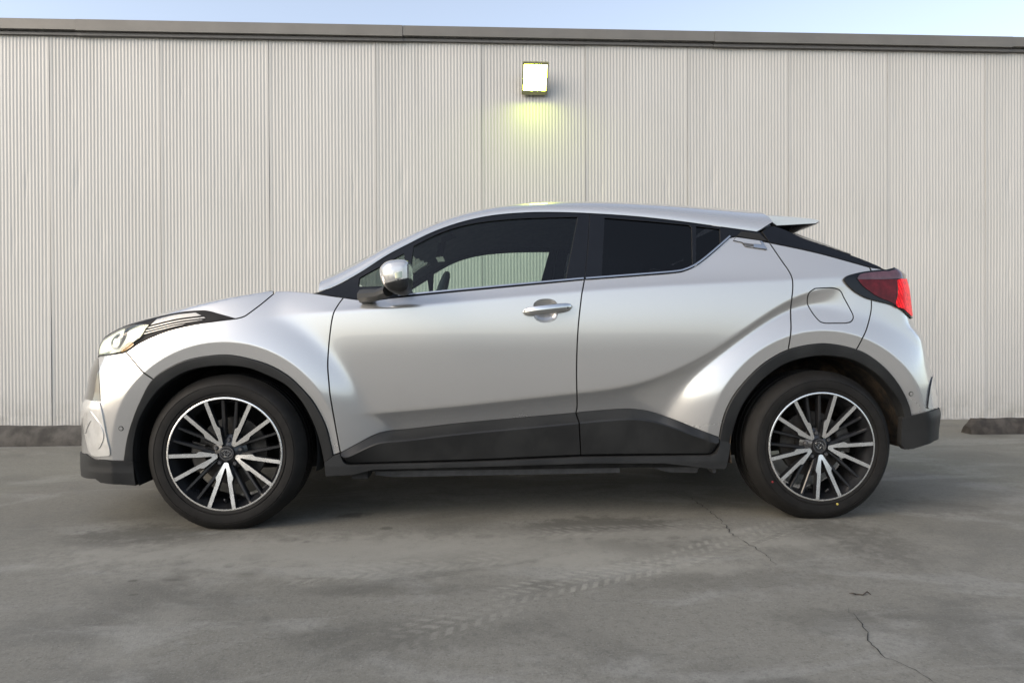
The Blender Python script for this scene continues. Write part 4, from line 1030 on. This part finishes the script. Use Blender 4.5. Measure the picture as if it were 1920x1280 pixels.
# ---- wheel wells, underbody, inner shell
def well(x, R, mat, a0, a1, y0=.865):
    v, f = lathe_data([(R, y0), (R+.012, y0-.05), (R+.012, .50), (R-.1, .47), (0, .47)], 40, ang0=math.radians(a0), ang1=math.radians(a1))
    v = [(a+x, b, c+ZW) for a, b, c in v]; v = [(a, b, max(c, .16)) for a, b, c in v]
    return pair('wheel_liner', v, [q[::-1] for q in f], mat, sharp=50)
well(0, .392, 'black', -12, 200); well(2.64, .415, 'mud', -3, 190)
def under(name, poly, ya, yb, mat):
    v, f = prism_data(poly, ya, yb, 'y'); return fix_normals(mk(name, v, f, mat, car, smooth=False))
under('floor_pan', [(-.62, .24), (-.42, .19), (.5, .20), (2.2, .21), (2.9, .27), (3.30, .36), (3.30, .42), (-.62, .40)], -.47, .47, 'black')
under('floor_side', [(.47, .225), (2.17, .225), (2.17, .42), (.47, .42)], .47, .755, 'black'); under('floor_side', [(.47, .225), (2.17, .225), (2.17, .42), (.47, .42)], -.755, -.47, 'black')
under('engine_bay', [(-.62, .38), (-.62, .70), (-.1, .94), (.45, .98), (.45, .40)], -.46, .46, 'black')
under('luggage_floor', [(2.2, .42), (2.2, .86), (3.2, .86), (3.2, .42)], -.46, .46, 'black')
def flap(x0, x1):
    v, f = box_data(x0, x1, .70, .82, .205, .25); return v, f
v, f = flap(.53, .60); pair('air_flap', v, f, 'black'); v, f = prism_data([(2.10, .245), (2.185, .245), (2.182, .205), (2.168, .205), (2.165, .228)], .74, .80, 'y'); pair('jack_bracket', v, f, 'cast')
v, f = prism_data([(.62, .205), (.70, .195), (1.75, .200), (1.75, .235), (.62, .235)], .66, .74, 'y'); pair('under_rail', v, f, 'cast')
v, f = prism_data([(1.85, .235), (1.98, .195), (2.12, .190), (2.14, .24)], .55, .72, 'y'); pair('under_rail', v, f, 'cast')
# inner door shells keep daylight out of the shut lines
inn = lambda x, z: W(x, z)-.055
panel('inner_panel', np.array([(.50, .34), (2.05, .34), (2.12, .50), (2.30, .80), (2.45, .95), (2.45, 1.06), (2.0, 1.04), (1.56, 1.02), (.9, .965), (.52, .93)]), 'trim_in', fn=inn, gap=0, h=.04, depth=0)
# ---- interior
inter = [('dashboard', [(.36, .55), (.36, .98), (.46, 1.02), (.62, 1.03), (.80, 1.0), (.84, .90), (.78, .60)], -.70, .70, 'trim_in')]
for nme, poly, a, b2, m in inter: under(nme, poly, a, b2, m)
def seat(x, y):
    def rb(nm, poly, w):
        st = [(-w, .8), (-w*.85, 1), (0, 1.02), (w*.85, 1), (w, .8)]; P = np.array(poly); c = P.mean(0); V = []; F = []; n = len(P)
        for dy, s in st: V += [(c[0]+(p[0]-c[0])*s+x, y+dy, c[1]+(p[1]-c[1])*s) for p in P]
        for k in range(4):
            for i in range(n): F.append((k*n+i, k*n+(i+1) % n, (k+1)*n+(i+1) % n, (k+1)*n+i))
        F += [tuple(range(n)), tuple(4*n+i for i in range(n))]
        return V, F
    V, F = rb('s', [(-.10, .45), (-.12, .60), (0, .64), (.40, .60), (.50, .62), (.64, 1.02), (.68, 1.08), (.76, 1.07), (.78, 1.0), (.62, .52), (.5, .43)], .25)
    s = fix_normals(mk('seat', V, F, 'seat', car, sharp=60))
    V, F = rb('h', [(.66, 1.11), (.67, 1.24), (.71, 1.27), (.77, 1.25), (.78, 1.12), (.74, 1.09)], .13); fix_normals(mk('headrest', V, F, 'seat', s, sharp=60))
seat(.98, .36); seat(.98, -.36)
under('rear_bench', [(1.75, .46), (1.75, .62), (2.15, .60), (2.30, 1.0), (2.40, 1.04), (2.42, .46)], -.60, .60, 'seat')
pts = [(.88+.055*math.sin(t), -(.36+.185*math.cos(t)), .985+.175*math.sin(t)) for t in np.linspace(0, 2*math.pi, 36, endpoint=False)]
v, f = tube_data(pts, .015, 8, closed=True); mk('steering_wheel', v, f, 'trim_in', car)
v, f = tube_data([(.76, -.36, .90), (.875, -.36, .98)], [.05, .06], 10); mk('steering_column', v, f, 'trim_in', car)
v, f = prism_data([(.86, 1.275), (.875, 1.355), (.895, 1.355), (.90, 1.28)], -.115, .115, 'y'); fix_normals(mk('interior_mirror', v, f, 'gloss', car))
v, f = tube_data([(.885, 0, 1.30), (.90, 0, 1.385), (.93, 0, 1.43)], [.014, .016, .05], 8); mk('interior_mirror_stem', v, f, 'black', car)
